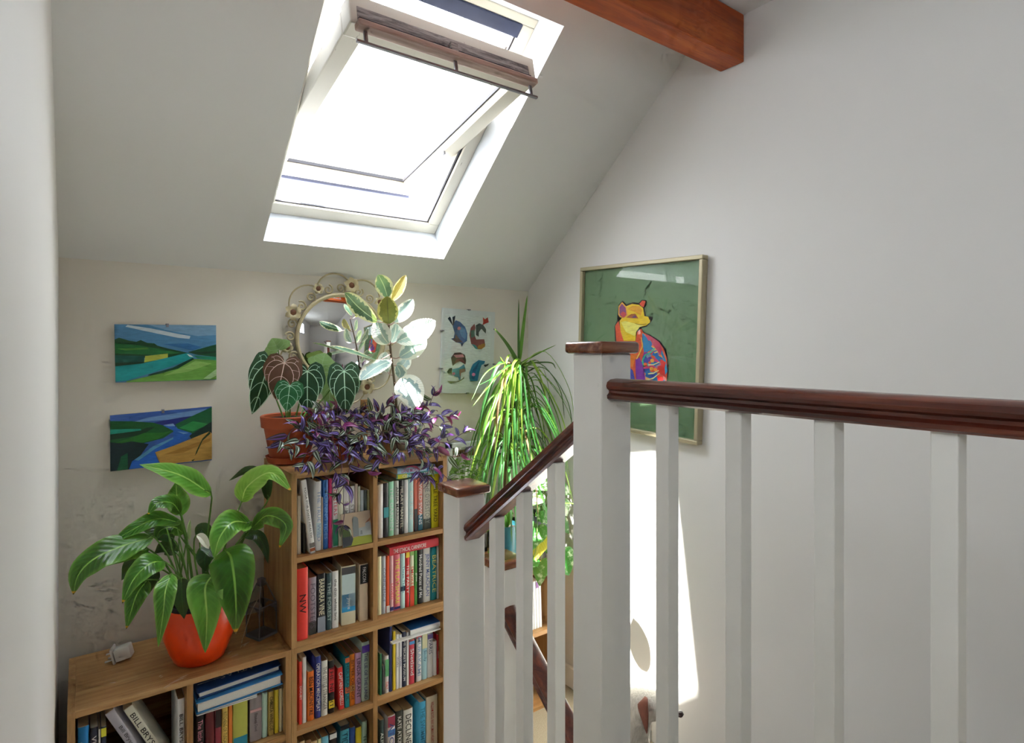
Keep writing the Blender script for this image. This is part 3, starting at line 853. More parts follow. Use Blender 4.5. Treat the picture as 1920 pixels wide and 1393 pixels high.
# lower bookcase, top right cell
row(ZE, [
 (712, 716.4, 1226, '#2c6a4a', None, None, 'thin dark green guide at left of the travel books'),
 (716.7, 721.5, 1249, '#4a4c50', None, None, 'thin dark grey guide beside the green travel guides'),
 (722, 729.6, 1230, '#e0e2dc', 'ITALY', '#c43434', 'white travel guide with a broad green panel', {'bands': ((0.45, 0.9, '#58a06a'),), 'toff': 0.2, 'tfrac': 0.2}),
 (730, 736, 1176, '#232c5c', None, None, 'tall navy book behind the yellow slim guide', {'pages': 'white'}),
 (736.8, 742.3, 1184, '#d8b42a', None, None, 'slim mustard yellow guide in the travel row'),
 (742.7, 748.4, 1190, '#dddcda', 'Walks', '#55506c', 'slim white guide right of the mustard one'),
 (748.8, 754.2, 1190, '#c6c8cc', 'Wales', '#3a3f68', 'slim grey white guide left of the dark lettered guide'),
 (754.6, 762, 1185, '#2a3046', 'THE SECRET MUSEUM', '#cfd2da', 'dark navy guide with white capitals'),
 (762.4, 767, 1186, '#d2d2d0', None, None, 'thin white map left of the rose red book'),
 (767.4, 778, 1200, '#b83a4a', 'Shetland', '#f0dada', 'rose red guide with white lettering', {'bands': ((0.9, 0.97, '#4a86b8'),)}),
 (778.3, 780.4, 1200, '#2a2a2c', None, None, 'very thin black leaflet beside the rose red guide'),
 (780.8, 791, 1184, '#dedcd8', 'MURAKAMI', '#8296b4', 'white guide with pale blue capitals', {'bands': ((0.86, 0.95, '#b8505a'),)}),
 (791.6, 801.5, 1186, '#9cc2d0', 'Sicily', '#2f6a86', 'pale blue guide with a cream head panel', {'bands': ((0.66, 0.98, '#d8cba8'),)}),
 (802, 812.5, 1184, '#e2e0dc', 'PARIS', '#444c66', 'white guide lettered PARIS', {'bands': ((0.84, 0.94, '#6a5c96'),), 'toff': 0.66, 'tfrac': 0.3}),
 (813, 819.6, 1203, '#d2ced2', None, None, 'slim white booklet right of the PARIS guide'),
 (820, 824, 1190, '#a8262e', 'TOKYO', '#e8d4c8', 'dark red guide near the right end of the travel row'),
 (824.3, 828.5, 1200, '#2a4a5c', None, None, 'dark teal guide at the right end of the travel row'),
], lim=(0.862, 1.1245))
zl = at(805, 1184, Y=2.03).z
lying('thin white magazine sagging over the travel guides', 1.122, 2.012, zl + 0.003, 0.006, 0.20, 0.15, '#d8d2cc', None, rz=0.0, pages='white')
lying('blue and white booklet lying topmost over the travel guides', at(823, 1000, Y=2.03).x, 2.02, zl + 0.0097, 0.021, 0.125, 0.14, '#dcdcdc', None, rz=0, pages='white')
_lb = [o for o in COL.objects if o.get('label', '').startswith('blue and white booklet')][0]
part('blue_cover', MB().box(0.0212, 0.0222, 0.001, 0.14, 0.0, 0.125), cmat('#1f5fa0'), _lb)
# lower bookcase, bottom cells
row(ZG, [
 (560.5, 572, 1391, '#c6b28c', None, None, 'tan paged paperback at far left of the lowest shelf', {'pages': 'tan'}),
 (572.4, 584, 1389, '#7a5a3c', None, None, 'brown paperback second from left on the lowest shelf', {'pages': 'tan'}),
 (584.4, 595.5, 1390, '#b29a74', None, None, 'buff paperback third from left on the lowest shelf', {'pages': 'tan'}),
 (596, 603, 1386, '#d9d49c', None, None, 'slim pale yellow book on the lowest shelf', {'pages': 'tan'}),
 (603.4, 617, 1381, '#6fb3cf', None, None, 'sky blue book left of the black one on the lowest shelf', {'pages': 'tan'}),
 (617.6, 632, 1374, '#2a2523', None, None, 'black paperback in the middle of the lowest left cell', {'pages': 'tan', 'bands': ((0.9, 0.98, '#c8d4dc'),)}),
 (638, 655.5, 1360, '#3d93a8', 'TIDEWATER', '#1f4a5c', 'teal blue book with a dark head on the lowest shelf', {'bands': ((0.93, 1.0, '#20242c'),)}),
 (656.5, 667, 1364, '#2a4c90', None, None, 'dark blue book left of the yellow spine on the lowest shelf', {'pages': 'tan'}),
 (667.5, 678.5, 1364, '#dcb822', 'APPLES', '#5a4808', 'yellow spined book on the lowest shelf', {'pages': 'tan'}),
 (679, 689, 1353, '#93b0a2', 'THE LAST', '#3f5c50', 'pale green book at right of the lowest left cell'),
], lim=(0.5795, 0.8425))
row(ZG, [
 (711.8, 720.5, 1350, '#23393c', 'ALISTAIR', '#c8d8d4', 'slim dark teal book at left of the lowest right cell', {'pages': 'tan'}),
 (727, 741.4, 1342, '#c9c2c4', 'ATONE', '#3a4a8a', 'thick paperback with red, white and blue spine', {'pages': 'tan', 'bands': ((0.78, 0.98, '#8a2f48'), (0.6, 0.72, '#3f6ea8'))}),
 (742, 756, 1333, '#2c302c', 'KATE ATKINSON', '#d2d6c8', 'black paperback lettered KATE ATKINSON', {'pages': 'tan', 'tsize': 0.5}),
 (757, 774.5, 1330, '#d4cfc6', 'DECLINE', '#26262a', 'white paperback with big black capitals on the lowest shelf', {'pages': 'tan', 'tsize': 0.6, 'tfrac': 0.6, 'toff': 0.6}),
 (786, 799, 1316, '#45a3cf', 'THE SWIMMER', '#2a6c92', 'cyan blue book with a wide gap to its left on the lowest shelf', {'pages': 'cream', 'hard': True}),
 (800, 821, 1305, '#c3b7a2', 'WILLIAM BOYD ANY HUMAN HEART', '#a0262a', 'thick cream paperback lettered in red at the lowest right', {'pages': 'tan', 'tsize': 0.34}),
], lim=(0.862, 1.1245))
# low left bookcase, left cell
row(ZE, [
 (145, 167, 1358, '#1c78bc', 'Alex', '#e6f0f6', 'bright blue book at far left of the low bookcase', {'tfrac': 0.35, 'toff': 0.7, 'tsize': 0.45, 'h': 0.212}),
 (168.5, 184, 1372, '#23283a', 'VICTORIA', '#e0e0dc', 'dark book with white capitals beside the bright blue one', {'h': 0.2, 'toff': 0.62}),
 (184.3, 188.7, 1376, '#d6d2c8', 'STAR', '#1e1e20', 'white book with black star markings in the low bookcase', {'h': 0.192}),
 (189, 200, 1368, '#2b3448', 'HOW I WON', '#e4e2da', 'dark blue book with a yellow head label', {'bands': ((0.86, 0.98, '#e2c834'),), 'toff': 0.5, 'h': 0.195}),
 (282, 300, 1340, '#a9a7b2', 'Bill Bryson', '#3c3c44', 'silver grey book leaning left lettered Bill Bryson', {'lean': 26, 'h': 0.252, 'tsize': 0.5, 'tfrac': 0.62, 'toff': 0.62, 'pages': 'cream'}),
 (313, 331, 1340, '#dcd8bc', 'BILL BRYSON', '#1b1b18', 'ivory book leaning left with heavy black capitals', {'lean': 26, 'h': 0.248, 'tsize': 0.55, 'tfrac': 0.7, 'toff': 0.58, 'pages': 'cream'}),
 (333, 351.5, 1335, '#dedbd0', 'BILL BRYSON', '#1b1b18', 'thick white paperback upright against the divider', {'tsize': 0.5, 'pages': 'tan', 'h': 0.208}),
], lim=(-0.009, 0.256))
# low left bookcase, right cell
row(ZE, [
 (366.8, 384, 1335, '#211a1e', 'The little house', '#d88a9c', 'black book with pink lettering under the atlases', {'h': 0.140, 'tsize': 0.55}),
 (384.6, 403, 1335, '#5c1a20', None, None, 'maroon book under the atlases', {'h': 0.140}),
 (403.5, 415.7, 1335, '#8c3440', None, None, 'dark rose book with a black head panel', {'bands': ((0.6, 0.98, '#2c2426'),), 'h': 0.140}),
 (416, 428, 1335, '#d6b05a', 'KITCHENS OF TUSCANY', '#7a6430', 'sandy yellow book left of the orange spine', {'h': 0.141}),
 (428.5, 436.5, 1335, '#dd7430', None, None, 'slim orange book left of the lime green one', {'h': 0.141}),
 (437, 465, 1335, '#b0b450', None, None, 'wide lime green book with a blue patch at its foot', {'h': 0.141, 'bands': ((0.0, 0.22, '#2688a8'),)}),
 (468.5, 491.5, 1310, '#928a8c', 'Elizabeth David', '#3c383c', 'wide grey book with a small pink signature', {'h': 0.142, 'tsize': 0.22, 'tfrac': 0.4, 'toff': 0.42, 'bands': ((0.66, 0.72, '#c8a0a4'),)}),
 (492, 502, 1300, '#aeccbc', None, None, 'slim pale mint book right of the wide grey one', {'h': 0.145}),
 (503.3, 514, 1300, '#b49a52', 'CHRISTA WINSLOE', '#221c10', 'mustard tan book with black capitals', {'h': 0.141}),
 (515, 523, 1300, '#d8b832', None, None, 'slim yellow book near the right of the low bookcase', {'h': 0.141}),
 (523.6, 529, 1300, '#cfc4a2', None, None, 'thin cream booklet right of the slim yellow book', {'h': 0.141}),
 (529.5, 534, 1300, '#9c9274', None, None, 'thin khaki booklet at the right end of the low bookcase', {'h': 0.143}),
], lim=(0.2755, 0.5405))
# atlases lying on that row, fore edges forward
def atlas(label, x0, x1, y0, z, th, D, color, rz, ry, text=None):
    c = Vector(((x0 + x1) / 2, y0, z))
    M = Matrix.Translation(c) @ Matrix.Rotation(math.radians(rz), 4, 'Z') @ Matrix.Rotation(math.radians(ry), 4, 'Y') @ Matrix.Rotation(math.radians(4.5), 4, 'X')
    t = bpy.data.objects.new('book', None); t.empty_display_size = 0.03
    COL.objects.link(t); t.matrix_world = M; ORG[t] = Vector((0, 0, 0))
    tag(t, label, 'book', 'books in the cube bookcases')
    w = x1 - x0
    cv = MB().box(-w / 2, w / 2, 0, D, 0, 0.003, bev=0.001).box(-w / 2, w / 2, 0, D, th - 0.003, th, bev=0.001).box(-w / 2, w / 2, D - 0.004, D, 0.002, th - 0.002)
    c_ = part('cover', cv, cmat(color), t)
    part('pages', MB().box(-w / 2 + 0.006, w / 2 - 0.006, 0.006, D - 0.004, 0.003, th - 0.003), PAGE['white'], t)
    return t, c_, w
zj = ZE + 0.153
a1, c1, w1 = atlas('white folder of papers lowest in the lying pile', 0.285, 0.455, 2.005, zj, 0.009, 0.2, '#d3d6d8', -3, -1.5)
a2, c2, w2 = atlas('thick blue hardback atlas lying below the uppermost one', 0.282, 0.535, 2.002, zj + 0.0115, 0.036, 0.24, '#2a6ea6', 1, -1.5)
a3, c3, w3 = atlas('dark blue atlas lying uppermost with its title inverted', 0.287, 0.532, 2.012, zj + 0.0515, 0.021, 0.24, '#123a70', 2, -1.5)
AT = (a3, c3)
cu = bpy.data.curves.new('atlas_title', 'FONT'); cu.body = 'ATLAS'; cu.size = 0.036; cu.resolution_u = 2; cu.align_x = 'CENTER'
o_ = bpy.data.objects.new('atlas_title', cu); COL.objects.link(o_)
bpy.context.view_layer.update()
me_ = bpy.data.meshes.new_from_object(o_.evaluated_get(bpy.context.evaluated_depsgraph_get()))
bpy.data.objects.remove(o_)
me_.materials.clear(); me_.materials.append(cmat('#c9d3dc'))
for v in me_.vertices: v.co = Vector((-v.co.x, 0.058 - v.co.y, 0.0214))
o_ = bpy.data.objects.new('cover_lettering', me_); COL.objects.link(o_); o_.parent = c3
part('title_rule', MB().box(-0.115, -0.05, 0.042, 0.0435, 0.0211, 0.0214).box(0.05, 0.115, 0.042, 0.0435, 0.0211, 0.0214), cmat('#c9d3dc'), c3)
# corner bookcase, upper cell in view
ZK = 0.325 + TB / 2
row(ZK, [
 (985, 990.5, 1108, '#3a9cc8', None, None, 'blue book behind the balusters in the corner bookcase', {'h': 0.205, 'lean': 2}),
 (991, 996.2, 1108, '#5fb0d0', None, None, 'light blue book behind the balusters in the corner bookcase', {'h': 0.21, 'lean': 2}),
 (996.6, 1001.5, 1107, '#cfd6d6', None, None, 'white book with a grey head behind the balusters', {'h': 0.206, 'lean': 2, 'bands': ((0.8, 0.97, '#7d868a'),)}),
 (1002, 1006.6, 1107, '#e2e0da', None, None, 'white book left of the purple headed one in the corner bookcase', {'h': 0.208, 'lean': 2}),
 (1007, 1012, 1107, '#d9d4d0', None, None, 'white book with a purple head in the corner bookcase', {'h': 0.208, 'lean': 2, 'bands': ((0.85, 0.98, '#6a3a78'),)}),
 (1012.4, 1017, 1107, '#e2ddd2', None, None, 'cream book half hidden by the third stair baluster', {'h': 0.2, 'lean': 2}),
], Y=2.03)
flush_texts()
# painted tile of a castle leaning against the books
def picbox(name, corners, th, back, mat_side, label, cat, **kw):
    pass
tl_c = at(644, 1020, Y=2.004); 
tile = thing('painted_tile', (0.80, 2.004, ZA), 'small painted tile of a grey castle leaning on books', 'picture')
tw, thh = 0.107, 0.112
TM = Matrix.Translation((at(643, 1015, Y=2.004).x, 2.0035, ZA + 0.0022)) @ Matrix.Rotation(math.radians(-10), 4, 'X')
part('tile', MB().box(0, tw, 0, 0.006, 0, thh, 0, 0.001, TM), plain('tile_sky_cream', '#c9b49c', 0.5), tile)
pm = [cmat('#c9ae96'), cmat('#9aa0a2'), cmat('#71787a'), cmat('#8f9636'), cmat('#4a5a34'), cmat('#3b4048'), cmat('#8c5a44')]
def tp(pts, mi, dep=0.0004):
    return [TM @ Vector((x * tw, -dep, y * thh)) for x, y in pts], mi
pc = MB()
for k_, (pts, mi) in enumerate([
  ([(0, 0), (1, 0), (1, .22), (.7, .27), (.4, .24), (0, .12)], 3), ([(0, 0), (.28, .02), (.36, .2), (.25, .5), (.1, .55), (0, .45)], 5), ([(0.02, .3), (.3, .3), (.28, .52), (.12, .58), (0.02, .5)], 4),
  ([(.36, .27), (.36, .8), (.42, .88), (.5, .86), (.56, .8), (.56, .27)], 2), ([(.56, .25), (.56, .5), (.78, .52), (.8, .62), (.9, .66), (.98, .6), (.98, .24)], 1),
  ([(.6, .3), (.62, .42), (.67, .42), (.68, .3)], 2), ([(.78, .62), (.98, .78), (.97, .68)], 6)]):
    p, m = tp(pts, mi, 0.0004 + 0.0002 * k_)
    pc.poly(p, m)
part('painted_scene', pc, pm, tile)

# ------------------------------------------------------------------ pictures
PM = {}
def paint(c):
    if c not in PM:
        k = NT('paint_' + c.strip('#'))
        v = k.mapping(k.coord(), (8, 8, 40), (0, 0.35, 0))
        f = k.noise(v, 4, 4, 0.6, 0.5)
        b = lin(c)
        k.col(k.mix(f, tuple(x * 0.6 for x in b[:3]) + (1,), tuple(min(1, x * 1.35 + 0.01) for x in b[:3]) + (1,)))
        k.rough(0.35); k.bump(f, 0.3, 0.001)
        PM[c] = k.m
    return PM[c]
def layers(polys, to3d, step=0.00012):
    """flat printed shapes, one above the other"""
    cols = []; mb = MB()
    for i, (c, pts) in enumerate(polys):
        m = c if not isinstance(c, str) else paint(c)
        if m not in cols: cols.append(m)
        mb.poly([to3d(x, y, (i + 1) * step) for x, y in pts], cols.index(m))
    return mb, cols
def circle(x, y, r, n=12): return [(x + r * math.cos(2 * math.pi * i / n), y + r * math.sin(2 * math.pi * i / n)) for i in range(n)]

M_CANVAS = plain('canvas_edge', '#c7bda8', 0.8)
def canvas(label, TL, TR, BR, BL, polys):
    """small canvas hung on the back wall, corners given as (x, z)"""
    t = thing('landscape_painting', ((BL[0] + BR[0]) / 2, BY - 0.01, BL[1]), label, 'painting', 'landscapes on the back wall')
    th = 0.018
    q = [Vector((p[0], BY - th, p[1])) for p in (TL, TR, BR, BL)]
    part('canvas', MB().prism(q, (0, th - 0.001, 0)), M_CANVAS, t)
    def to3d(x, y, d):
        top = q[0].lerp(q[1], x); bot = q[3].lerp(q[2], x)
        return bot.lerp(top, y) + Vector((0, -d - 0.0002, 0))
    mb, cols = layers(polys, to3d)
    part('painted_scene', mb, cols, t)
    x = (TL[0] + TR[0]) / 2; z = (TL[1] + TR[1]) / 2
    part('hanging_clip', MB().box(x - 0.004, x + 0.004, BY - th - 0.002, BY - 0.002, z - 0.008, z + 0.004), M_STEEL, t)
    return t
full = [(0, 0), (1, 0), (1, 1), (0, 1)]
canvas('landscape painting of a teal river and yellow field, the upper one', (0.092, EYE + 0.083), (0.397, EYE + 0.087), (0.398, EYE - 0.110), (0.095, EYE - 0.110), [
 ('#4f8ab4', full), ('#7aa3c2', [(0.3, 1), (1, 1), (1, .82), (.8, .8), (.5, .9)]), ('#c3d2da', [(.12, .99), (.35, .93), (.6, .84), (.73, .8), (.72, .75), (.6, .77), (.3, .88), (.1, .96)]),
 ('#2f6ea8', [(.45, .66), (.6, .6), (.75, .54), (.85, .6), (.7, .67)]),
 ('#0f4a22', [(0, .74), (.04, .77), (.13, .72), (.2, .7), (.24, .73), (.3, .68), (.37, .67), (.4, .63), (.5, .58), (.6, .54), (.7, .5), (.55, .42), (0, .42)]),
 ('#1d6e34', [(0, .68), (.25, .63), (.5, .55), (.64, .5), (.45, .46), (0, .5)]), ('#4a8a34', [(.02, .58), (.3, .6), (.32, .57), (.1, .55)]), ('#0f5a4c', [(0, .47), (.27, .45), (.27, .34), (0, .3)]),
 ('#0b3a1c', [(0, .34), (.28, .35), (.5, .4), (.5, .43), (.62, .46), (.5, .37), (.25, .3), (0, .28)]), ('#b3bd48', [(.28, .45), (.5, .49), (.5, .41), (.27, .34)]),
 ('#0f5230', [(.7, .51), (.85, .58), (1, .65), (1, .42), (.8, .46)]), ('#0b3a22', [(.74, .5), (.9, .52), (1, .53), (1, .5), (.85, .47)]),
 ('#17a0a2', [(0, .28), (.25, .32), (.5, .42), (.7, .5), (.77, .42), (.6, .3), (.35, .16), (.1, .03), (0, .02)]), ('#dfeeee', [(.69, .48), (.73, .46), (.76, .42), (.72, .43)]),
 ('#1f8f70', [(.76, .45), (1, .42), (1, .36), (.8, .4)]), ('#0e4a30', [(.3, .12), (.55, .24), (.75, .41), (.77, .38), (.58, .2), (.34, .09)]),
 ('#70ab45', [(.1, .02), (.4, .13), (.6, .22), (.77, .39), (1, .36), (1, 0.01), (.1, 0)]), ('#8fc060', [(.45, .1), (.7, .28), (.78, .36), (.95, .3), (.7, .16)]), ('#a8d092', [(.86, .03), (1, .2), (1, .08), (.93, .02)])])
canvas('landscape painting of a blue river and golden field, the lower one', (0.080, EYE - 0.2175), (0.383, EYE - 0.205), (0.383, EYE - 0.398), (0.081, EYE - 0.402), [
 ('#3a63b4', full), ('#6f9bd0', [(.35, .9), (.95, .97), (.9, .9), (.75, .82), (.2, .84)]), ('#1e2a84', [(.38, .79), (.5, .82), (.7, .85), (.85, .86), (.62, .68), (.5, .72)]),
 ('#14602a', [(0, .9), (.2, .86), (.4, .8), (.55, .7), (.62, .62), (.5, .5), (.3, .44), (0, .44)]), ('#1f9a82', [(0, .75), (.28, .71), (.3, .66), (0, .66)]), ('#0a3a20', [(0, .66), (.28, .68), (.34, .72), (.42, .72), (.3, .6), (0, .56)]),
 ('#2d7d2c', [(.05, .5), (.32, .63), (.5, .6), (.58, .62), (.45, .5), (.3, .46)]), ('#082a30', [(0, .52), (.1, .48), (.2, .5), (.36, .42), (.3, .28), (.2, 0), (0, 0)]), ('#12603c', [(.06, .0), (.1, .25), (.16, .3), (.16, 0)]),
 ('#10683a', [(.62, .73), (.8, .86), (1, .99), (1, .6), (.8, .52), (.66, .6)]), ('#2a9a4c', [(.66, .66), (.8, .76), (.97, .68), (.8, .57)]), ('#0e3530', [(.76, .5), (1, .72), (1, .48), (.8, .4)]),
 ('#2768c8', [(.5, .73), (.6, .74), (.63, .66), (.79, .54), (.74, .44), (.55, .32), (.42, .24), (.46, .02), (.17, 0), (.2, .14), (.4, .36), (.6, .5), (.6, .62)]), ('#8fb8e8', [(.5, .74), (.6, .75), (.62, .7), (.55, .71)]), ('#5aa0c8', [(.22, .16), (.4, .37), (.6, .5), (.6, .47), (.42, .32), (.26, .14)]),
 ('#6aa6e0', [(.64, .6), (.76, .55), (.7, .54)]), ('#c6994a', [(.42, .26), (.6, .34), (.97, .54), (1, .5), (1, .02), (.48, .02), (.45, .12)]), ('#b08238', [(.5, .2), (.8, .34), (.99, .42), (.98, .36), (.7, .2)]), ('#26401c', [(.985, .5), (.9, .38), (.84, .16), (.82, .12), (.84, .22), (.9, .42), (.975, .54)]), ('#26401c', [(.78, .04), (.82, .06), (.8, .02)])])

# glazed clip frame with four animal drawings
ap = thing('animal_print', (1.46, BY - 0.01, EYE - 0.2), 'glazed clip frame with four patterned animal drawings', 'picture')
PY = BY - 0.014
def tz(x, y, d, Y0=PY):   # tracing coordinates of the print
    p = at(815 + 0.1364 * x, 560 + 0.1364 * y, Y=Y0); p.y -= d; return p
q = [tz(115, 125, 0), tz(830, 187, 0), tz(800, 1300, 0), tz(75, 1300, 0)]
part('backing_board', MB().prism(q, (0, 0.012, 0)), plain('print_mount', '#cfd6d4', 0.6, var=0.02), ap)
mb, cols = layers([
 ('#d3dcd8', [(140, 205), (775, 240), (752, 1232), (125, 1238)]),
 ('#3f6596', [(290, 295), (350, 320), (420, 390), (450, 480), (445, 580), (400, 610), (372, 660), (358, 615), (290, 600), (225, 550), (260, 540), (275, 470), (250, 390), (245, 360)]),
 ('#5c8cb8', [(360, 380), (420, 420), (440, 500), (420, 560), (370, 520), (345, 450)]), ('#6b5a5c', [(290, 490), (345, 560), (390, 600), (290, 600), (250, 560), (275, 540)]),
 ('#22303f', [(178, 272), (205, 245), (220, 260), (252, 372), (240, 362)]), ('#22303f', [(243, 252), (285, 233), (276, 290), (262, 352), (250, 372)]), ('#c07a84', circle(335, 408, 24)), ('#27405c', [(355, 615), (400, 608), (372, 662)]),
 ('#94504e', [(545, 345), (495, 400), (476, 500), (500, 620), (560, 690), (640, 695), (695, 640), (680, 558), (570, 560), (540, 480), (560, 400)]), ('#5a7a68', [(490, 440), (545, 430), (550, 520), (500, 540)]), ('#b8843a', [(600, 640), (690, 612), (690, 660), (640, 695), (580, 690)]), ('#4a9a9a', [(505, 620), (560, 640), (595, 690), (560, 690)]),
 ('#55625c', [(565, 365), (610, 338), (665, 360), (705, 420), (700, 480), (640, 415), (605, 460), (605, 525), (565, 500)]), ('#b8382a', [(660, 253), (690, 285), (727, 255), (740, 325), (702, 340), (655, 362), (665, 320)]),
 ('#52403f', [(235, 880), (222, 810), (270, 745), (350, 738), (412, 772), (430, 850), (420, 905), (330, 850), (245, 925)]), ('#c98c96', [(255, 775), (385, 765), (405, 805), (290, 812)]), ('#8a4656', [(265, 893), (300, 825), (380, 822), (425, 892), (340, 862)]),
 ('#4887a4', [(238, 970), (330, 950), (400, 900), (420, 960), (425, 1000), (360, 1020), (352, 1112), (330, 1122), (320, 1080), (270, 1070), (238, 1030)]), ('#8a6a5c', [(340, 970), (415, 960), (420, 1000), (360, 1020), (345, 1100), (335, 1010)]), ('#3b4648', [(165, 1005), (200, 957), (236, 950), (232, 1032), (180, 1026)]), ('#767755', [(165, 1130), (300, 1137), (370, 1105), (400, 1072), (402, 1098), (330, 1142), (220, 1166)]), ('#c87a98', circle(258, 1030, 20)),
 ('#2c80ac', [(482, 1132), (474, 1010), (520, 900), (600, 843), (690, 858), (660, 940), (640, 1000), (635, 1132)]), ('#1f5c8c', [(500, 1100), (520, 980), (590, 880), (610, 870), (560, 1000), (540, 1110)]), ('#b6c2c6', [(640, 912), (690, 888), (702, 935), (655, 980), (637, 1132), (585, 1132), (612, 1000)]), ('#33383c', [(668, 912), (740, 892), (730, 918), (690, 940)]), ('#c87a98', circle(530, 1042, 24)),
], tz)
part('print', mb, cols, ap)
part('glass', MB().prism([tz(115, 125, 0.006), tz(830, 187, 0.006), tz(800, 1300, 0.006), tz(75, 1300, 0.006)], (0, 0.0015, 0)), M_PGLASS, ap)
for x, y in [(470, 155), (445, 1298), (105, 440), (88, 960), (822, 420), (808, 900)]:
    p = tz(x, y, 0.0)
    part('clip', MB().box(p.x - 0.005, p.x + 0.005, BY - 0.024, BY - 0.001, p.z - 0.003, p.z + 0.003), M_STEEL, ap)

# fox picture on the right wall
FXP = 1.803
fx = thing('fox_picture', (RX - 0.02, 1.645, EYE - 0.336), 'large framed picture of a rainbow coloured fox on green', 'picture')
FP = Matrix.Translation((0, 1.6495, EYE + 0.008)) @ Matrix.Rotation(math.radians(2.1), 4, 'X')
hwF, hhF = 0.322, 0.343
M_FRAME = plain('champagne_frame', '#b3a88a', 0.38, 0.25, 0.06, 30)
fo = 0.016
def fbar(y0, y1, z0, z1): return MB().box(RX - 0.034, RX - 0.001, y0, y1, z0, z1, 0, 0.003, FP)
for a in ((-hwF, hwF, hhF - fo, hhF), (-hwF, hwF, -hhF, -hhF + fo), (-hwF, -hwF + fo, -hhF + fo, hhF - fo), (hwF - fo, hwF, -hhF + fo, hhF - fo)):
    part('frame_bar', fbar(*a), M_FRAME, fx)
part('backing_board', MB().box(RX - 0.016, RX - 0.002, -hwF + 0.01, hwF - 0.01, -hhF + 0.01, hhF - 0.01, 0, 0, FP), plain('sage_green_card', '#5f7d5a', 0.55, var=0.08, scale=3), fx)
k = NT('rainbow_pattern')
vo = k.n('ShaderNodeTexVoronoi'); k.link(k.mapping(k.coord(), (1, 1, 1.6)), vo.inputs['Vector']); vo.inputs['Scale'].default_value = 42
sp_ = k.n('ShaderNodeSeparateColor'); k.link(vo.outputs['Color'], sp_.inputs[0])
k.col(k.ramp(sp_.outputs[0], [(0.0, lin('#1b3f9a')), (0.2, lin('#1f86b8')), (0.38, lin('#3a2a98')), (0.52, lin('#d8402c')), (0.64, lin('#e89a2c')), (0.76, lin('#2a9ab0')), (0.9, lin('#c83a6c'))]))
k.rough(0.5); M_RAINBOW = k.m
def tf(x, y, d): 
    p = at(1130 + 0.12925 * x, 550 + 0.12925 * y, X=RX - 0.0165); p.x -= d; return p
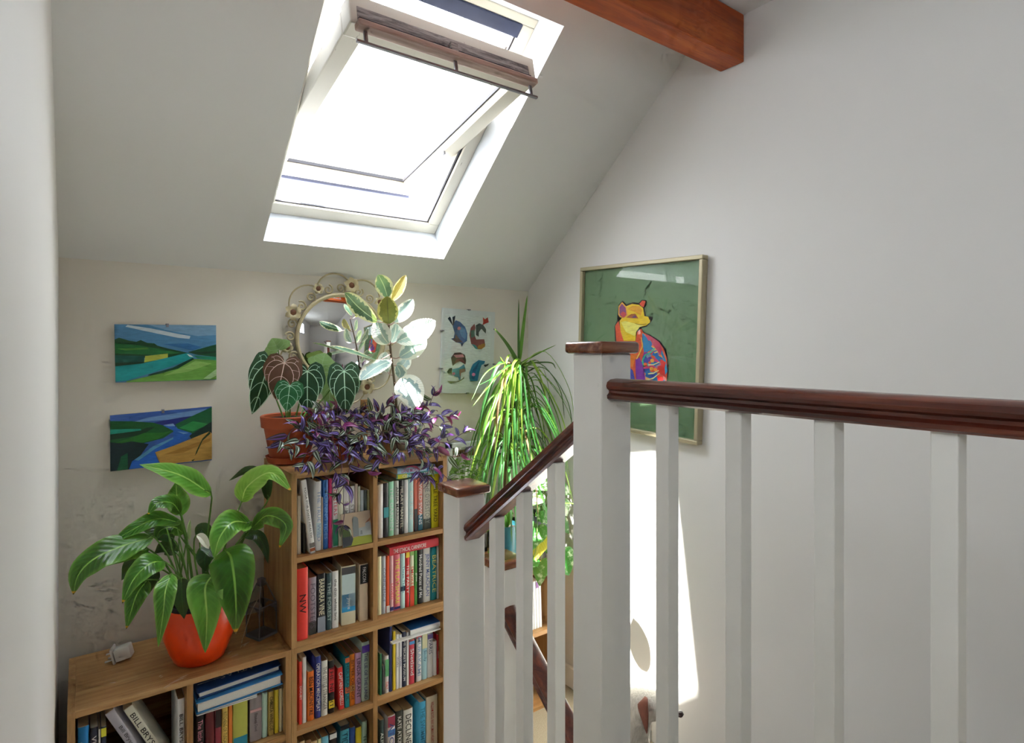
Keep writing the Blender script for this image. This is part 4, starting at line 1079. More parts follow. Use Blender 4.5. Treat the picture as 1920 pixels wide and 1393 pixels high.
mb, cols = layers([
 ('#1c1420', [(213, 300), (228, 170), (290, 103), (345, 160), (450, 128), (520, 143), (570, 93), (637, 103), (627, 190), (607, 215), (632, 328), (722, 343), (717, 392), (642, 482), (562, 502), (602, 565), (702, 608), (832, 688), (912, 798), (952, 950), (957, 1150), (937, 1250), (937, 1480), (300, 1480), (178, 700), (172, 480), (213, 380)]),
 ('#d44c2a', [(182, 470), (230, 400), (260, 520), (300, 680), (480, 690), (500, 560), (560, 512), (592, 572), (700, 622), (812, 702), (890, 812), (932, 950), (937, 1150), (915, 1470), (320, 1470), (200, 700)]),
 (M_RAINBOW, [(575, 570), (640, 620), (720, 680), (820, 760), (870, 850), (905, 950), (918, 1060), (890, 1460), (600, 1470), (590, 1200), (560, 1000), (600, 850), (570, 700)]),
 ('#1f7fb4', [(575, 580), (640, 640), (690, 760), (740, 800), (640, 860), (590, 780)]), ('#2a8cb8', [(860, 820), (915, 960), (940, 1130), (915, 1180), (890, 1080), (905, 1000), (850, 890)]),
 ('#c2365a', [(630, 588), (720, 635), (830, 718), (862, 800), (840, 900), (800, 840), (740, 760), (680, 660)]), ('#d42628', [(830, 950), (922, 1000), (900, 1080), (912, 1250), (800, 1290), (790, 1130), (800, 1060), (850, 1040)]),
 ('#7a2a9a', [(478, 960), (540, 930), (600, 1100), (640, 1380), (500, 1380), (478, 1150)]), ('#3a3aa8', [(380, 1060), (440, 1120), (480, 1300), (390, 1300)]), ('#d8742c', [(380, 900), (480, 880), (520, 900), (470, 960), (440, 1080), (410, 1060)]),
 ('#1fb08a', [(750, 790), (690, 850), (610, 890), (570, 970), (590, 1065), (612, 1075), (592, 970), (627, 900), (700, 867), (768, 800)]),
 ('#e8a23a', circle(720, 975, 28)), ('#d8622c', circle(622, 1030, 26)), ('#e8a23a', circle(712, 1092, 26)), ('#e8b84a', [(745, 855), (805, 835), (800, 855), (760, 872)]),
 ('#e6dc9a', [(660, 1030), (740, 1028), (830, 990), (825, 1005), (740, 1044), (665, 1044)]), ('#e6dc9a', [(660, 1160), (740, 1150), (820, 1110), (815, 1125), (740, 1168), (665, 1176)]), ('#e6dc9a', [(640, 1250), (740, 1220), (830, 1150), (825, 1168), (740, 1238), (645, 1268)]), ('#e8b84a', [(490, 950), (530, 870), (575, 760), (560, 640), (572, 640), (590, 770), (545, 880), (500, 960)]),
 ('#e2bf22', [(340, 190), (430, 152), (530, 167), (590, 212), (610, 330), (692, 345), (692, 420), (640, 465), (540, 490), (490, 560), (480, 690), (310, 690), (265, 550), (250, 400), (290, 350), (350, 330)]), ('#eadb6c', [(270, 420), (330, 400), (480, 440), (600, 470), (540, 488), (490, 560), (470, 620), (340, 560)]), ('#d79a22', [(360, 230), (440, 180), (540, 190), (580, 240), (560, 320), (470, 270)]),
 ('#e3a23c', [(232, 310), (236, 185), (288, 125), (355, 200), (372, 320), (310, 365), (255, 345)]), ('#84447e', [(248, 300), (248, 205), (286, 150), (340, 210), (350, 315), (310, 350), (264, 328)]), ('#c23a4a', [(262, 300), (300, 260), (345, 290), (335, 340), (290, 345)]),
 ('#d8452c', [(540, 152), (582, 104), (628, 112), (602, 200), (570, 190)]), ('#20141a', [(668, 340), (722, 345), (706, 388), (682, 382)]), ('#a5572a', [(345, 350), (420, 300), (480, 296), (525, 362), (440, 362)]), ('#5a3a6a', [(432, 340), (480, 318), (500, 348), (450, 358)]), ('#5a3a10', [(480, 435), (560, 455), (640, 440), (640, 446), (560, 462), (480, 441)]),
], tf, 0.0001)
part('print', mb, cols, fx)
part('glass', MB().box(RX - 0.024, RX - 0.0225, -hwF + fo - 0.002, hwF - fo + 0.002, -hhF + fo - 0.002, hhF - fo + 0.002, 0, 0, FP), M_PGLASS, fx)

# ------------------------------------------------------------------ convex mirror
MC = Vector((0.862, BY - 0.012, EYE + 0.042))
mr = thing('convex_mirror', (MC.x, BY - 0.01, MC.z - 0.28), 'round convex mirror in a cream scrolled metal flower frame', 'mirror')
RR = 0.176
k = NT('mirror_silver'); k.col((0.9, 0.91, 0.92, 1)); k.rough(0.02); k.b.inputs['Metallic'].default_value = 1.0
dome = MB(); nr, na = 14, 56; bul = 0.028
rows = []
for i in range(nr + 1):
    a = i / nr; r = RR * a
    rows.append([MC + Vector((r * math.cos(2 * math.pi * j / na), -0.006 - bul * (1 - a * a), r * math.sin(2 * math.pi * j / na))) for j in range(na + 1)])
dome.grid(rows)
part('mirror_glass', dome, k.m, mr, smooth=True, angle=80)
M_CREAM = plain('cream_enamel', '#b5a885', 0.45, 0.15, 0.2, 60)
M_FLB = plain('brown_flower_centre', '#6b4128', 0.6, 0, 0.3, 120)
def ringpt(r, a, d=0.0): return MC + Vector((r * math.cos(a), -d, r * math.sin(a)))
part('rim', MB().tube([ringpt(RR + 0.004, 2 * math.pi * j / 64, 0.008) for j in range(65)], 0.0085, 8), M_CREAM, mr, smooth=True)
def spiral(c, r0, turns, a0, sgn, d=0.008):
    pts = []
    for j in range(22):
        t = j / 21; r = r0 * (1 - 0.82 * t); a = a0 + sgn * turns * 2 * math.pi * t
        pts.append(Vector((c.x + r * math.cos(a), MC.y - d, c.z + r * math.sin(a))))
    return pts
nfl = 10
petal = MB()
blade(petal, [(0.002, 0, 0), (0.012, -0.006, 0), (0.021, -0.002, 0)], 0.015, (0, -1, 0), prof_ellip, n=6, m=3, fold=0.25)
petal_me = petal.mesh('petal', M_CREAM, smooth=True)
for i in range(nfl):
    a = 2 * math.pi * (i + 0.25) / nfl
    big = 1.6 if i % 2 == 0 else 1.1
    fc = ringpt(RR + 0.046, a, 0.016)
    fl = part('flower', MB().lathe([(0.001, 0.009), (0.009 * big, 0.006), (0.012 * big, 0.0), (0.010 * big, -0.003), (0.001, -0.004)], (0, 0, 0), 10).xf(Matrix.Translation(fc) @ Matrix.Rotation(math.radians(90), 4, 'X')), M_FLB, mr, smooth=True)
    for j in range(6):
        inst('petal', petal_me, Matrix.Translation(fc) @ Matrix.Rotation(a + j * math.pi / 3, 4, 'Y') @ Matrix.Scale(big, 4), fl)
    for sgn in (-1, 1):
        c = ringpt(RR + 0.030, a + sgn * 0.19)
        part('scroll', MB().tube(spiral(c, 0.020, 1.35, a + (math.pi if sgn > 0 else 0) + sgn * 0.6, sgn), 0.0036, 6), M_CREAM, mr, smooth=True)
    a2 = a + 2 * math.pi / nfl; am = (a + a2) / 2
    if i % 5 != 4:
        pts = [ringpt(RR + 0.05, a, 0.008)] + [ringpt(RR + 0.05 + 0.040 * math.sin(math.pi * t) ** 0.7, a + (a2 - a) * t, 0.008) for t in [j / 12 for j in range(1, 12)]] + [ringpt(RR + 0.05, a2, 0.008)]
        part('outer_loop', MB().tube(pts, 0.0034, 6), M_CREAM, mr, smooth=True)
part('stay', MB().box(MC.x - 0.02, MC.x + 0.02, BY - 0.012, BY - 0.001, MC.z - 0.02, MC.z + 0.02), M_CREAM, mr)

# ------------------------------------------------------------------ plants
M_SOIL = plain('potting_soil', '#2b1f17', 0.95, 0, 0.4, 120)
M_TERRA = NT('terracotta'); _v = M_TERRA.coord(); _n = M_TERRA.noise(_v, 14, 4)
M_TERRA.col(M_TERRA.mix(_n, lin('#a8482a'), lin('#c4623c'))); M_TERRA.rough(0.72); M_TERRA = M_TERRA.m
M_STEM = plain('green_stem', '#5d8a34', 0.45, 0, 0.15, 60)
def stem(mb, pts, r0, r1, n=10, seg=6):
    c = spline(pts, n)
    mb.tube(c, [r0 + (r1 - r0) * i / (n - 1) for i in range(n)], seg)

# peace lily in the orange pot
PX, PYY, PZ = 0.309, 2.12, 0.5662
pl = thing('peace_lily', (PX, PYY, PZ), 'leafy peace lily in a bright orange pot on the low bookcase', 'potted plant')
rip = lambda g, z: 0.016 * math.sin(z * 190 + math.sin(g * 3) * 0.8) + 0.006 * math.sin(g * 9 + z * 60)
pot = part('pot', MB().lathe([(0.060, 0), (0.072, 0.008), (0.086, 0.04), (0.099, 0.08), (0.105, 0.115), (0.104, 0.15), (0.098, 0.18), (0.094, 0.181), (0.098, 0.15), (0.098, 0.13)], (PX, PYY, PZ), 48, 0, rip), plain('orange_glaze', '#ec4208', 0.3, 0, 0.04, 20), pl, smooth=True)
part('inner_pot', MB().lathe([(0.07, 0.05), (0.088, 0.15), (0.091, 0.192), (0.087, 0.192), (0.084, 0.16)], (PX, PYY, PZ), 32), plain('black_plastic', '#24262c', 0.5), pot, smooth=True)
part('soil', MB().lathe([(0.001, 0.166), (0.084, 0.165), (0.084, 0.16)], (PX, PYY, PZ), 24), M_SOIL, pot)
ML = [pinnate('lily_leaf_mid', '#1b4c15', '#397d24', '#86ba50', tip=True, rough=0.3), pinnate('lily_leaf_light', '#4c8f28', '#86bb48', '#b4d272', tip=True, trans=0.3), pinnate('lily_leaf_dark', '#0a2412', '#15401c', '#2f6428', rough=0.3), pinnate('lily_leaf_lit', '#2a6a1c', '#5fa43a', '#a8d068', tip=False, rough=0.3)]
def Lz(x, y): return 110 + 0.3087 * x, 840 + 0.3087 * y
def lily(pts, wz, mat, depth, up=0.5, twist=0, fold=0.22, base=None):
    """traced blade: (x, y, Y) points from base to tip plus petiole from the crown"""
    P = [at(*Lz(x, y), Y=d) for (x, y), d in zip(pts, depth)]
    px = Lz(*pts[len(pts) // 2])[0]
    w = wz * 0.3087 * mpp(px, depth[1])
    mid = P[len(P) // 2]
    mb = MB(); blade(mb, P, w, facing(mid, up), prof_ovate, n=18, m=7, fold=fold, wave=random.uniform(0.08, 0.2), curl=random.uniform(0, 0.25), twist=twist)
    lf = part('leaf', mb, ML[mat], pl, smooth=True, angle=80)
    c0 = Vector((PX + (P[0].x - PX) * 0.22, PYY + (P[0].y - PYY) * 0.2, PZ + 0.165))
    c0.x = min(max(c0.x, PX - 0.06), PX + 0.06); c0.y = min(max(c0.y, PYY - 0.06), PYY + 0.06)
    m1 = c0.lerp(P[0], 0.55) + Vector((0, 0, 0.03))
    sm = MB(); stem(sm, [c0, m1, P[0], P[0].lerp(P[1], 0.25)], 0.0035, 0.0018, 9, 5)
    part('petiole', sm, M_STEM, lf, smooth=True)
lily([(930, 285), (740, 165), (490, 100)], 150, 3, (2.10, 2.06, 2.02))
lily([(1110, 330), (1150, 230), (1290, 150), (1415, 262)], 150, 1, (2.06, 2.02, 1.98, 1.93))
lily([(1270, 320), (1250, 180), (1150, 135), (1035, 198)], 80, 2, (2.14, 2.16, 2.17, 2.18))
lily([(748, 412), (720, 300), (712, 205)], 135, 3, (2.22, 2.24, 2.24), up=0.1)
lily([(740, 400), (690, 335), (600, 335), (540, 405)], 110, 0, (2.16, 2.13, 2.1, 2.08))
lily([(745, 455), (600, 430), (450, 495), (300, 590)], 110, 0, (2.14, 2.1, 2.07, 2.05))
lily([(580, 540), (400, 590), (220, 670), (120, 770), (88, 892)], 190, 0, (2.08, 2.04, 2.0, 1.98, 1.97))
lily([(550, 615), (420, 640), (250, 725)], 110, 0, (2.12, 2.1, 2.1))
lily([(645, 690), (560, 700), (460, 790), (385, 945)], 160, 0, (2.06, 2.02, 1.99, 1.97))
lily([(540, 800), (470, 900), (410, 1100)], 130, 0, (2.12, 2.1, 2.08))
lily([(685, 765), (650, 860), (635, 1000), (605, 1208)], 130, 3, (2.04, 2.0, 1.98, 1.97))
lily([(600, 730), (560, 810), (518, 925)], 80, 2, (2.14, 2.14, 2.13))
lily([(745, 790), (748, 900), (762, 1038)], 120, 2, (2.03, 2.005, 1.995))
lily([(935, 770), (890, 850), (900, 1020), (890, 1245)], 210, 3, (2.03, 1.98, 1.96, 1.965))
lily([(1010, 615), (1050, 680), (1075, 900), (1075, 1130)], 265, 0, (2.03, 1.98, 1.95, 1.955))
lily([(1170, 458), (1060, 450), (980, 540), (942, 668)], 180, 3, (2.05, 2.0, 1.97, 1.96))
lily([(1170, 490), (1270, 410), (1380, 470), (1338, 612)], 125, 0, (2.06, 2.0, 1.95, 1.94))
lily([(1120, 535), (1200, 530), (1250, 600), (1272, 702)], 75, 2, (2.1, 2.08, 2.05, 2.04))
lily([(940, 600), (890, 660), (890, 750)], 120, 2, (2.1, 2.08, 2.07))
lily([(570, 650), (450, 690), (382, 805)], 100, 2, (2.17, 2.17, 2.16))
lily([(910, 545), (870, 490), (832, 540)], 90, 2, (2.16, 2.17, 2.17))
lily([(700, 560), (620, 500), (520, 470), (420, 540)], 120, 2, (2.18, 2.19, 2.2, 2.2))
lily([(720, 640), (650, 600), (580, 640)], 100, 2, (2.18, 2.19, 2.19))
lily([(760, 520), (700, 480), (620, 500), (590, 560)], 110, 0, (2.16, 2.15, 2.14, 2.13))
sp = MB(); P = [at(*Lz(x, y), Y=2.02) for x, y in ((835, 530), (870, 550), (912, 612))]
blade(sp, P, 0.026, facing(P[1]), prof_ellip, n=10, m=5, fold=0.5)
spo = part('flower_spathe', sp, plain('white_spathe', '#e6e4d6', 0.5, var=0.04), pl, smooth=True)
sm = MB(); stem(sm, [(PX + 0.01, PYY - 0.01, PZ + 0.165), at(*Lz(830, 700), Y=2.06), at(*Lz(822, 570), Y=2.03), P[0]], 0.003, 0.002)
part('flower_stalk', sm, M_STEM, spo, smooth=True)
sp = MB(); P = [at(*Lz(x, y), Y=2.06) for x, y in ((795, 560), (792, 500), (798, 435))]
blade(sp, P, 0.011, facing(P[1]), prof_ellip, n=8, m=5, fold=0.9)
part('flower_bud', sp, plain('pale_green_bud', '#a8bf84', 0.5), pl, smooth=True)
for i in range(9):
    x0 = PX + random.uniform(-0.05, 0.04); y0 = PYY + random.uniform(-0.05, 0.03)
    sm = MB(); stem(sm, [(x0, y0, PZ + 0.16), (x0 - 0.005, y0, PZ + 0.25), at(*Lz(random.uniform(640, 880), random.uniform(480, 600)), Y=2.1)], 0.0032, 0.002, 8, 5)
    part('stalk', sm, M_STEM, pl, smooth=True)

# heart shaped leaf
def heart_edge(t, lobe):
    if t < 0:
        q = math.sqrt(max(0.0, 1 - (t / lobe) ** 2))
        return max(0.0, 0.47 - 0.45 * q), 0.47 + 0.44 * q
    return 0.0, (1 - min(1, t) ** 1.75) ** 0.92 * (0.91 + 0.16 * math.sin(math.pi * min(1.0, t * 1.7)))
def heart(mb, O, T, N, L, W, droop=0.15, fold=0.12, lobe=0.24, n=18, m=6, veins=None):
    """attached at O, pointing along T, face N; veins: mesh that takes the raised vein ribbons"""
    T = Vector(T).normalized(); N = Vector(N); N = (N - T * N.dot(T)).normalized(); S = T.cross(N)
    def pos(x, t, up=0.0):
        ax = abs(x)
        h = fold * ax * W * 0.5 - droop * L * max(0, t) ** 2 - 0.14 * W * ax * ax * 0.5 + up
        return O + T * (t * L) + S * (x * W * 0.5) + N * h
    for sgn in (-1, 1):
        rows = []; uvs = []
        for i in range(n + 1):
            t = -lobe + (1 + lobe) * (i / n) if i > 0 else -lobe
            inn, out_ = heart_edge(t, lobe)
            xs_ = [sgn * (inn + (out_ - inn) * j / (m - 1)) for j in range(m)]
            r = [pos(x, t) for x in xs_]; q = [(t * 0.5 + 0.25, x * 0.5 + 0.5) for x in xs_]
            rows.append(r if sgn > 0 else r[::-1]); uvs.append(q if sgn > 0 else q[::-1])
        mb.grid(rows, 0, uvs)
    if veins is not None:
        def vein(pts, w):
            c = spline([Vector((x, t, 0)) for x, t in pts], 12)
            rows = []
            for i, p in enumerate(c):
                d = (c[min(i + 1, 11)] - c[max(i - 1, 0)]).normalized()
                nx, nt = -d.y, d.x
                ww = w * (1 - 0.45 * i / 11)
                rows.append([pos(p.x + nx * ww / (W * 0.5), p.y + nt * ww / L, 0.0007), pos(p.x - nx * ww / (W * 0.5), p.y - nt * ww / L, 0.0007)])
            veins.grid(rows)
        k = L * 0.0095
        vein([(0, -0.02), (0, 0.4), (0, 0.98)], k * 1.25)
        for g in (-1, 1):
            vein([(0, 0.0), (g * 0.34, 0.10), (g * 0.60, 0.34), (g * 0.52, 0.66), (g * 0.2, 0.90), (g * 0.04, 0.97)], k)
            vein([(0, 0.0), (g * 0.42, -0.04), (g * 0.74, 0.08), (g * 0.86, 0.30), (g * 0.70, 0.55)], k * 0.9)
            vein([(0, -0.01), (g * 0.22, -0.12), (g * 0.46, -0.16), (g * 0.68, -0.08)], k * 0.7)
            vein([(0, 0.36), (g * 0.3, 0.44), (g * 0.55, 0.60)], k * 0.8)
            vein([(0, 0.66), (g * 0.16, 0.70), (g * 0.28, 0.82)], k * 0.7)
            vein([(g * 0.42, 0.16), (g * 0.6, 0.16), (g * 0.8, 0.17)], k * 0.55)
            vein([(g * 0.60, 0.38), (g * 0.72, 0.38), (g * 0.86, 0.42)], k * 0.55)
            vein([(g * 0.5, -0.03), (g * 0.58, -0.10), (g * 0.7, -0.12)], k * 0.5)

def heart_mat(name, dark, light, trans=0.08):
    k = NT(name)
    leaf_shader(k, k.mix(k.noise(k.coord(), 30, 3), lin(dark), lin(light)), 0.55, trans)
    k.b.inputs['Specular IOR Level'].default_value = 0.25
    return k.m
MH = {'dark': heart_mat('anthurium_dark', '#062416', '#0f4429'), 'brown': heart_mat('anthurium_bronze', '#3a1d12', '#5c3422'), 'green': heart_mat('anthurium_young', '#0f4d2a', '#1f6a3c'), 'pale': heart_mat('anthurium_underside', '#5f8450', '#87a86c', 0.25)}
MV = {'dark': plain('pale_vein', '#a8cca6', 0.5), 'brown': plain('tan_vein', '#c0a890', 0.5), 'green': plain('mint_vein', '#a9d6ae', 0.5), 'pale': plain('sage_vein', '#98b480', 0.5)}
AX, AY, AZ = 0.619, 2.225, UZ1 + 0.0005
an = thing('anthurium', (AX, AY, AZ), 'velvet heart leaved plant with white veins in a terracotta pot', 'potted plant')
part('saucer', MB().lathe([(0.062, 0), (0.076, 0.004), (0.084, 0.026), (0.080, 0.026), (0.072, 0.008)], (AX, AY, AZ), 40), M_TERRA, an, smooth=True)
part('pot', MB().lathe([(0.066, 0.009), (0.070, 0.02), (0.089, 0.125), (0.090, 0.128), (0.098, 0.130), (0.102, 0.168), (0.098, 0.171), (0.092, 0.168), (0.088, 0.13)], (AX, AY, AZ), 44), M_TERRA, an, smooth=True)
part('soil', MB().lathe([(0.001, 0.16), (0.091, 0.158), (0.089, 0.13)], (AX, AY, AZ), 24), M_SOIL, an)
def Az(x, y): return 460 + 0.2872 * x, 500 + 0.2872 * y
def hl_(att, tip, wz, mat, Y0, Y1, kind='an', parent=None, crown=None, up=0.15, roll=0.0):
    O, T1 = at(*Az(*att), Y=Y0), at(*Az(*tip), Y=Y1)
    px = Az(*att)[0]
    W = wz * 0.2872 * mpp(px, Y0)
    d = T1 - O; L = d.length
    N = facing(O, up)
    if roll: N = Matrix.Rotation(roll, 3, d.normalized()) @ N
    mb = MB(); vm = MB(); heart(mb, O, d, N, L * 1.05, W * 1.2, droop=0.06, veins=vm)
    lf = part('leaf', mb, MH[mat], an, smooth=True, angle=80)
    part('veins', vm, MV[mat], lf, smooth=True, angle=80)
    c0 = Vector((AX + (O.x - AX) * 0.3, AY + (O.y - AY) * 0.3, AZ + 0.158))
    c0.x = min(max(c0.x, AX - 0.06), AX + 0.06)
    back = -N.normalized() * 0.03
    sm = MB(); stem(sm, [c0, c0.lerp(O, 0.6) + back, O + back * 0.15], 0.003, 0.002, 8, 5)
    part('petiole', sm, M_STEM, lf, smooth=True)
hl_((215, 540), (175, 470), 150, 'pale', 2.27, 2.28)
hl_((500, 640), (520, 565), 160, 'pale', 2.27, 2.28)
hl_((560, 700), (545, 935), 130, 'pale', 2.25, 2.23)
hl_((150, 640), (55, 945), 175, 'dark', 2.20, 2.15, roll=-0.3)
hl_((255, 630), (205, 858), 205, 'brown', 2.15, 2.10)
hl_((405, 685), (405, 945), 190, 'dark', 2.16, 2.11)
hl_((645, 685), (655, 948), 180, 'dark', 2.15, 2.08)
hl_((290, 780), (270, 935), 155, 'green', 2.09, 2.06)

# rubber plant
MR = [pinnate('ficus_green', '#234c36', '#55806a', '#b0c49c', veins=22, margin=('#d3d2a4', 0.72), vein_f=0.4, trans=0.12), pinnate('ficus_grey', '#7f9c9c', '#a9c0bc', '#d6e0cc', veins=22, margin=('#e6e8da', 0.66), vein_f=0.5, trans=0.12),
      pinnate('ficus_olive', '#52481c', '#74692c', '#4a3a24', veins=18, margin=('#cbbf74', 0.82), vein_f=0.2, trans=0.14), pinnate('ficus_white', '#7d9c90', '#aac0b4', '#dfe4d0', veins=18, margin=('#e2e6da', 0.5), vein_f=0.6, trans=0.12)]
GX, GY, GZ = 1.052, 2.255, UZ1 + 0.0005
rp = thing('rubber_plant', (GX, GY, GZ), 'variegated rubber plant with cream edged leaves in front of the mirror', 'potted plant')
part('pot', MB().lathe([(0.046, 0), (0.05, 0.004), (0.062, 0.095), (0.064, 0.10), (0.059, 0.10), (0.055, 0.07)], (GX, GY, GZ), 32), plain('stone_grey_pot', '#9a948a', 0.7), rp, smooth=True)
part('soil', MB().lathe([(0.001, 0.09), (0.058, 0.088), (0.056, 0.075)], (GX, GY, GZ), 20), M_SOIL, rp)
SP = [(GX, GY, GZ + 0.085), at(*Az(985, 880), Y=2.24), at(*Az(972, 740), Y=2.22), at(*Az(950, 560), Y=2.2), at(*Az(935, 370), Y=2.18), at(*Az(930, 230), Y=2.17)]
sm = MB(); stem(sm, SP, 0.006, 0.0035, 20, 7)
part('stem', sm, plain('ficus_stem', '#5c4a34', 0.6, 0, 0.2, 50), rp, smooth=True)
def fic(pts, wz, mat, depth, up=0.3, fold=0.15, twist=0.0):
    P = [at(*Az(x, y), Y=d) for (x, y), d in zip(pts, depth)]
    w = wz * 0.2872 * mpp(Az(*pts[1])[0], depth[1])
    mb = MB(); blade(mb, P, w, facing(P[len(P) // 2], up), prof_ellip, n=16, m=7, fold=fold, twist=twist, wave=0.02)
    lf = part('leaf', mb, MR[mat], rp, smooth=True, angle=80)
    best = min(spline(SP, 40), key=lambda s: (s - P[0]).length)
    sm = MB(); stem(sm, [best, best.lerp(P[0], 0.6) + Vector((0, 0, -0.004)), P[0].lerp(P[1], 0.06)], 0.0024, 0.0018, 6, 5)
    part('petiole', sm, plain('ficus_petiole', '#b89a8c', 0.5), lf, smooth=True)
fic([(930, 205), (905, 125), (868, 52)], 115, 0, (2.19, 2.19, 2.19), up=0)
fic([(955, 225), (1000, 150), (1048, 55)], 70, 2, (2.2, 2.21, 2.22), up=0)
fic([(935, 375), (930, 290), (925, 192)], 135, 2, (2.16, 2.13, 2.12), up=-0.1)
fic([(970, 365), (1040, 290), (1095, 212)], 100, 1, (2.17, 2.15, 2.13))
fic([(862, 362), (740, 265), (650, 168)], 115, 0, (2.14, 2.08, 2.04))
fic([(935, 505), (890, 440), (855, 345)], 125, 3, (2.17, 2.17, 2.18), up=0)
fic([(950, 500), (975, 440), (985, 372)], 110, 3, (2.23, 2.25, 2.26), up=0)
fic([(985, 492), (1120, 430), (1242, 352)], 155, 3, (2.16, 2.12, 2.08))
fic([(1005, 592), (1090, 540), (1185, 478)], 130, 1, (2.18, 2.16, 2.14))
fic([(860, 612), (700, 560), (552, 520)], 80, 0, (2.13, 2.06, 2.01), up=1.2)
fic([(950, 612), (850, 660), (748, 742)], 125, 1, (2.14, 2.08, 2.03), up=0.9)
fic([(985, 645), (1030, 640), (1068, 578)], 90, 1, (2.24, 2.26, 2.28))
fic([(985, 640), (1010, 690), (1000, 725)], 90, 1, (2.22, 2.22, 2.22))
fic([(930, 690), (910, 620), (915, 555)], 90, 3, (2.26, 2.28, 2.29), up=0)
fic([(985, 760), (1040, 770), (1085, 830), (1112, 935)], 190, 1, (2.2, 2.15, 2.12, 2.1), up=0.5)

# small wooden stake standing behind the trailing plants
sk = at(682.5, 765, Y=2.33)
solo('wooden_stake', MB().box(sk.x - 0.014, sk.x + 0.014, 2.325, 2.335, UZ1 + 0.0005, at(682, 749, Y=2.33).z, bev=0.001), M_OAKZ, 'flat wooden stake standing behind the purple trailing plants', 'stake', origin=(sk.x, 2.33, UZ1))

# ------------------------------------------------------------------ trailing purple plants
def trad_mat(name, purple, silver, under):
    k = NT(name)
    t, x, ax = uvxy(k)
    band = k.math('MULTIPLY', k.step(ax, 0.22, 0.34), k.step(ax, 0.74, 0.60))
    nz = k.noise(k.coord(), 90, 3)
    col = k.mix(k.math('MULTIPLY', band, k.math('ADD', 0.72, k.math('MULTIPLY', nz, 0.4))), lin(purple), lin(silver))
    g = k.n('ShaderNodeNewGeometry')
    col = k.mix(g.outputs['Backfacing'], col, lin(under))
    leaf_shader(k, col, 0.34, 0.12)
    return k.m
TM_ = [trad_mat('trailing_leaf_violet', '#381a58', '#8a78cc', '#8a1f6c'), trad_mat('trailing_leaf_green', '#1f2b26', '#a9b8a4', '#52183e'), trad_mat('trailing_leaf_plum', '#301038', '#7a4aa4', '#8a1c62'), trad_mat('trailing_leaf_magenta', '#7c1860', '#9a4490', '#a01c70')]
TME = []
for i, m in enumerate(TM_):
    mb = MB(); blade(mb, [(0, 0, 0), (0.018, 0, 0.006), (0.036, 0, 0.004), (0.052, 0, -0.008)], 0.0185, (0, 0, 1), lambda t: max(0, math.sin(math.pi * min(1, t ** 0.62))) ** 0.8 if t < 1 else 0, n=9, m=5, fold=0.35)
    TME.append(mb.mesh('trailing_leaf', m, smooth=True, angle=80))
M_VINE = plain('plum_vine', '#6a4a5c', 0.5, 0, 0.2, 50)
def basis(d, nrm):
    d = d.normalized(); nrm = nrm - d * nrm.dot(d)
    nrm = nrm.normalized() if nrm.length > 1e-4 else d.orthogonal().normalized()
    M = Matrix.Identity(4)
    M.col[0][:3] = d; M.col[1][:3] = nrm.cross(d); M.col[2][:3] = nrm
    return M
def trad(label, C, potr, poth, potcol, stems, seed):
    rnd = random.Random(seed)
    t = thing('tradescantia', C, label, 'potted plant', 'purple trailing plants')
    C = Vector(C)
    part('pot', MB().lathe([(potr * 0.72, 0), (potr * 0.76, 0.003), (potr, poth), (potr * 0.93, poth), (potr * 0.88, poth - 0.02)], C, 28), potcol, t, smooth=True)
    part('soil', MB().lathe([(0.001, poth - 0.012), (potr * 0.9, poth - 0.014), (potr * 0.88, poth - 0.018)], C, 18), M_SOIL, t)
    for pts, dens in stems:
        st0 = C + Vector((rnd.uniform(-1, 1) * potr * 0.5, rnd.uniform(-1, 0.6) * potr * 0.5, poth - 0.014))
        P = [st0] + [at(x, y, Y=d) for x, y, d in pts]
        if len(P) == 2: P.insert(1, P[0].lerp(P[1], 0.5) + Vector((0, 0, 0.04)))
        c = spline(P, 26)
        vm = MB(); vm.tube(c[::2] + [c[-1]], 0.0014, 5)
        vine = part('vine', vm, M_VINE, t, smooth=True)
        acc = 0; side = 1; last = c[0]
        for i in range(1, len(c)):
            acc += (c[i] - c[i - 1]).length
            end = i == len(c) - 1
            if (acc > 0.020 / dens and i > 6) or end:
                acc = 0
                T = (c[i] - c[i - 1]).normalized()
                for q in range(4 if end else 1):
                    side = -side
                    up = Vector((rnd.uniform(-.5, .5), -0.9, 0.75)).normalized()
                    S = T.cross(up)
                    if S.length < 1e-3: S = Vector((1, 0, 0))
                    S.normalize()
                    d = T * rnd.uniform(0.2, 0.9) + S * side * rnd.uniform(0.5, 1.1) + up * rnd.uniform(-0.1, 0.5)
                    d.z -= 0.25 * rnd.random()
                    if end: d = T * 0.9 + S * rnd.uniform(-1, 1) + up * rnd.uniform(0.0, 0.7)
                    nrm = up + Vector((rnd.uniform(-1, 1), rnd.uniform(-.5, .9), rnd.uniform(-.9, .7)))
                    s = rnd.uniform(0.72, 1.3) * (0.85 if end else 1)
                    M = Matrix.Translation(c[i]) @ basis(d, nrm) @ Matrix.Scale(s, 4)
                    tipw = M @ Vector((0.052, 0, 0))
                    if tipw.y > 2.35: continue
                    low = tipw.z < UZ1 + 0.006 and tipw.y > 1.995
                    if low:
                        d.z = abs(d.z) * 0.2 + 0.15
                        M = Matrix.Translation(c[i]) @ basis(d, nrm) @ Matrix.Scale(s, 4)
                    r = rnd.random()
                    inst('leaf', TME[0 if r < 0.36 else 1 if r < 0.66 else 2 if r < 0.88 else 3], M, t)
    return t
TRX, TRZ = at(640, 800, Y=2.15), UZ1 + 0.0005
f = 1.0
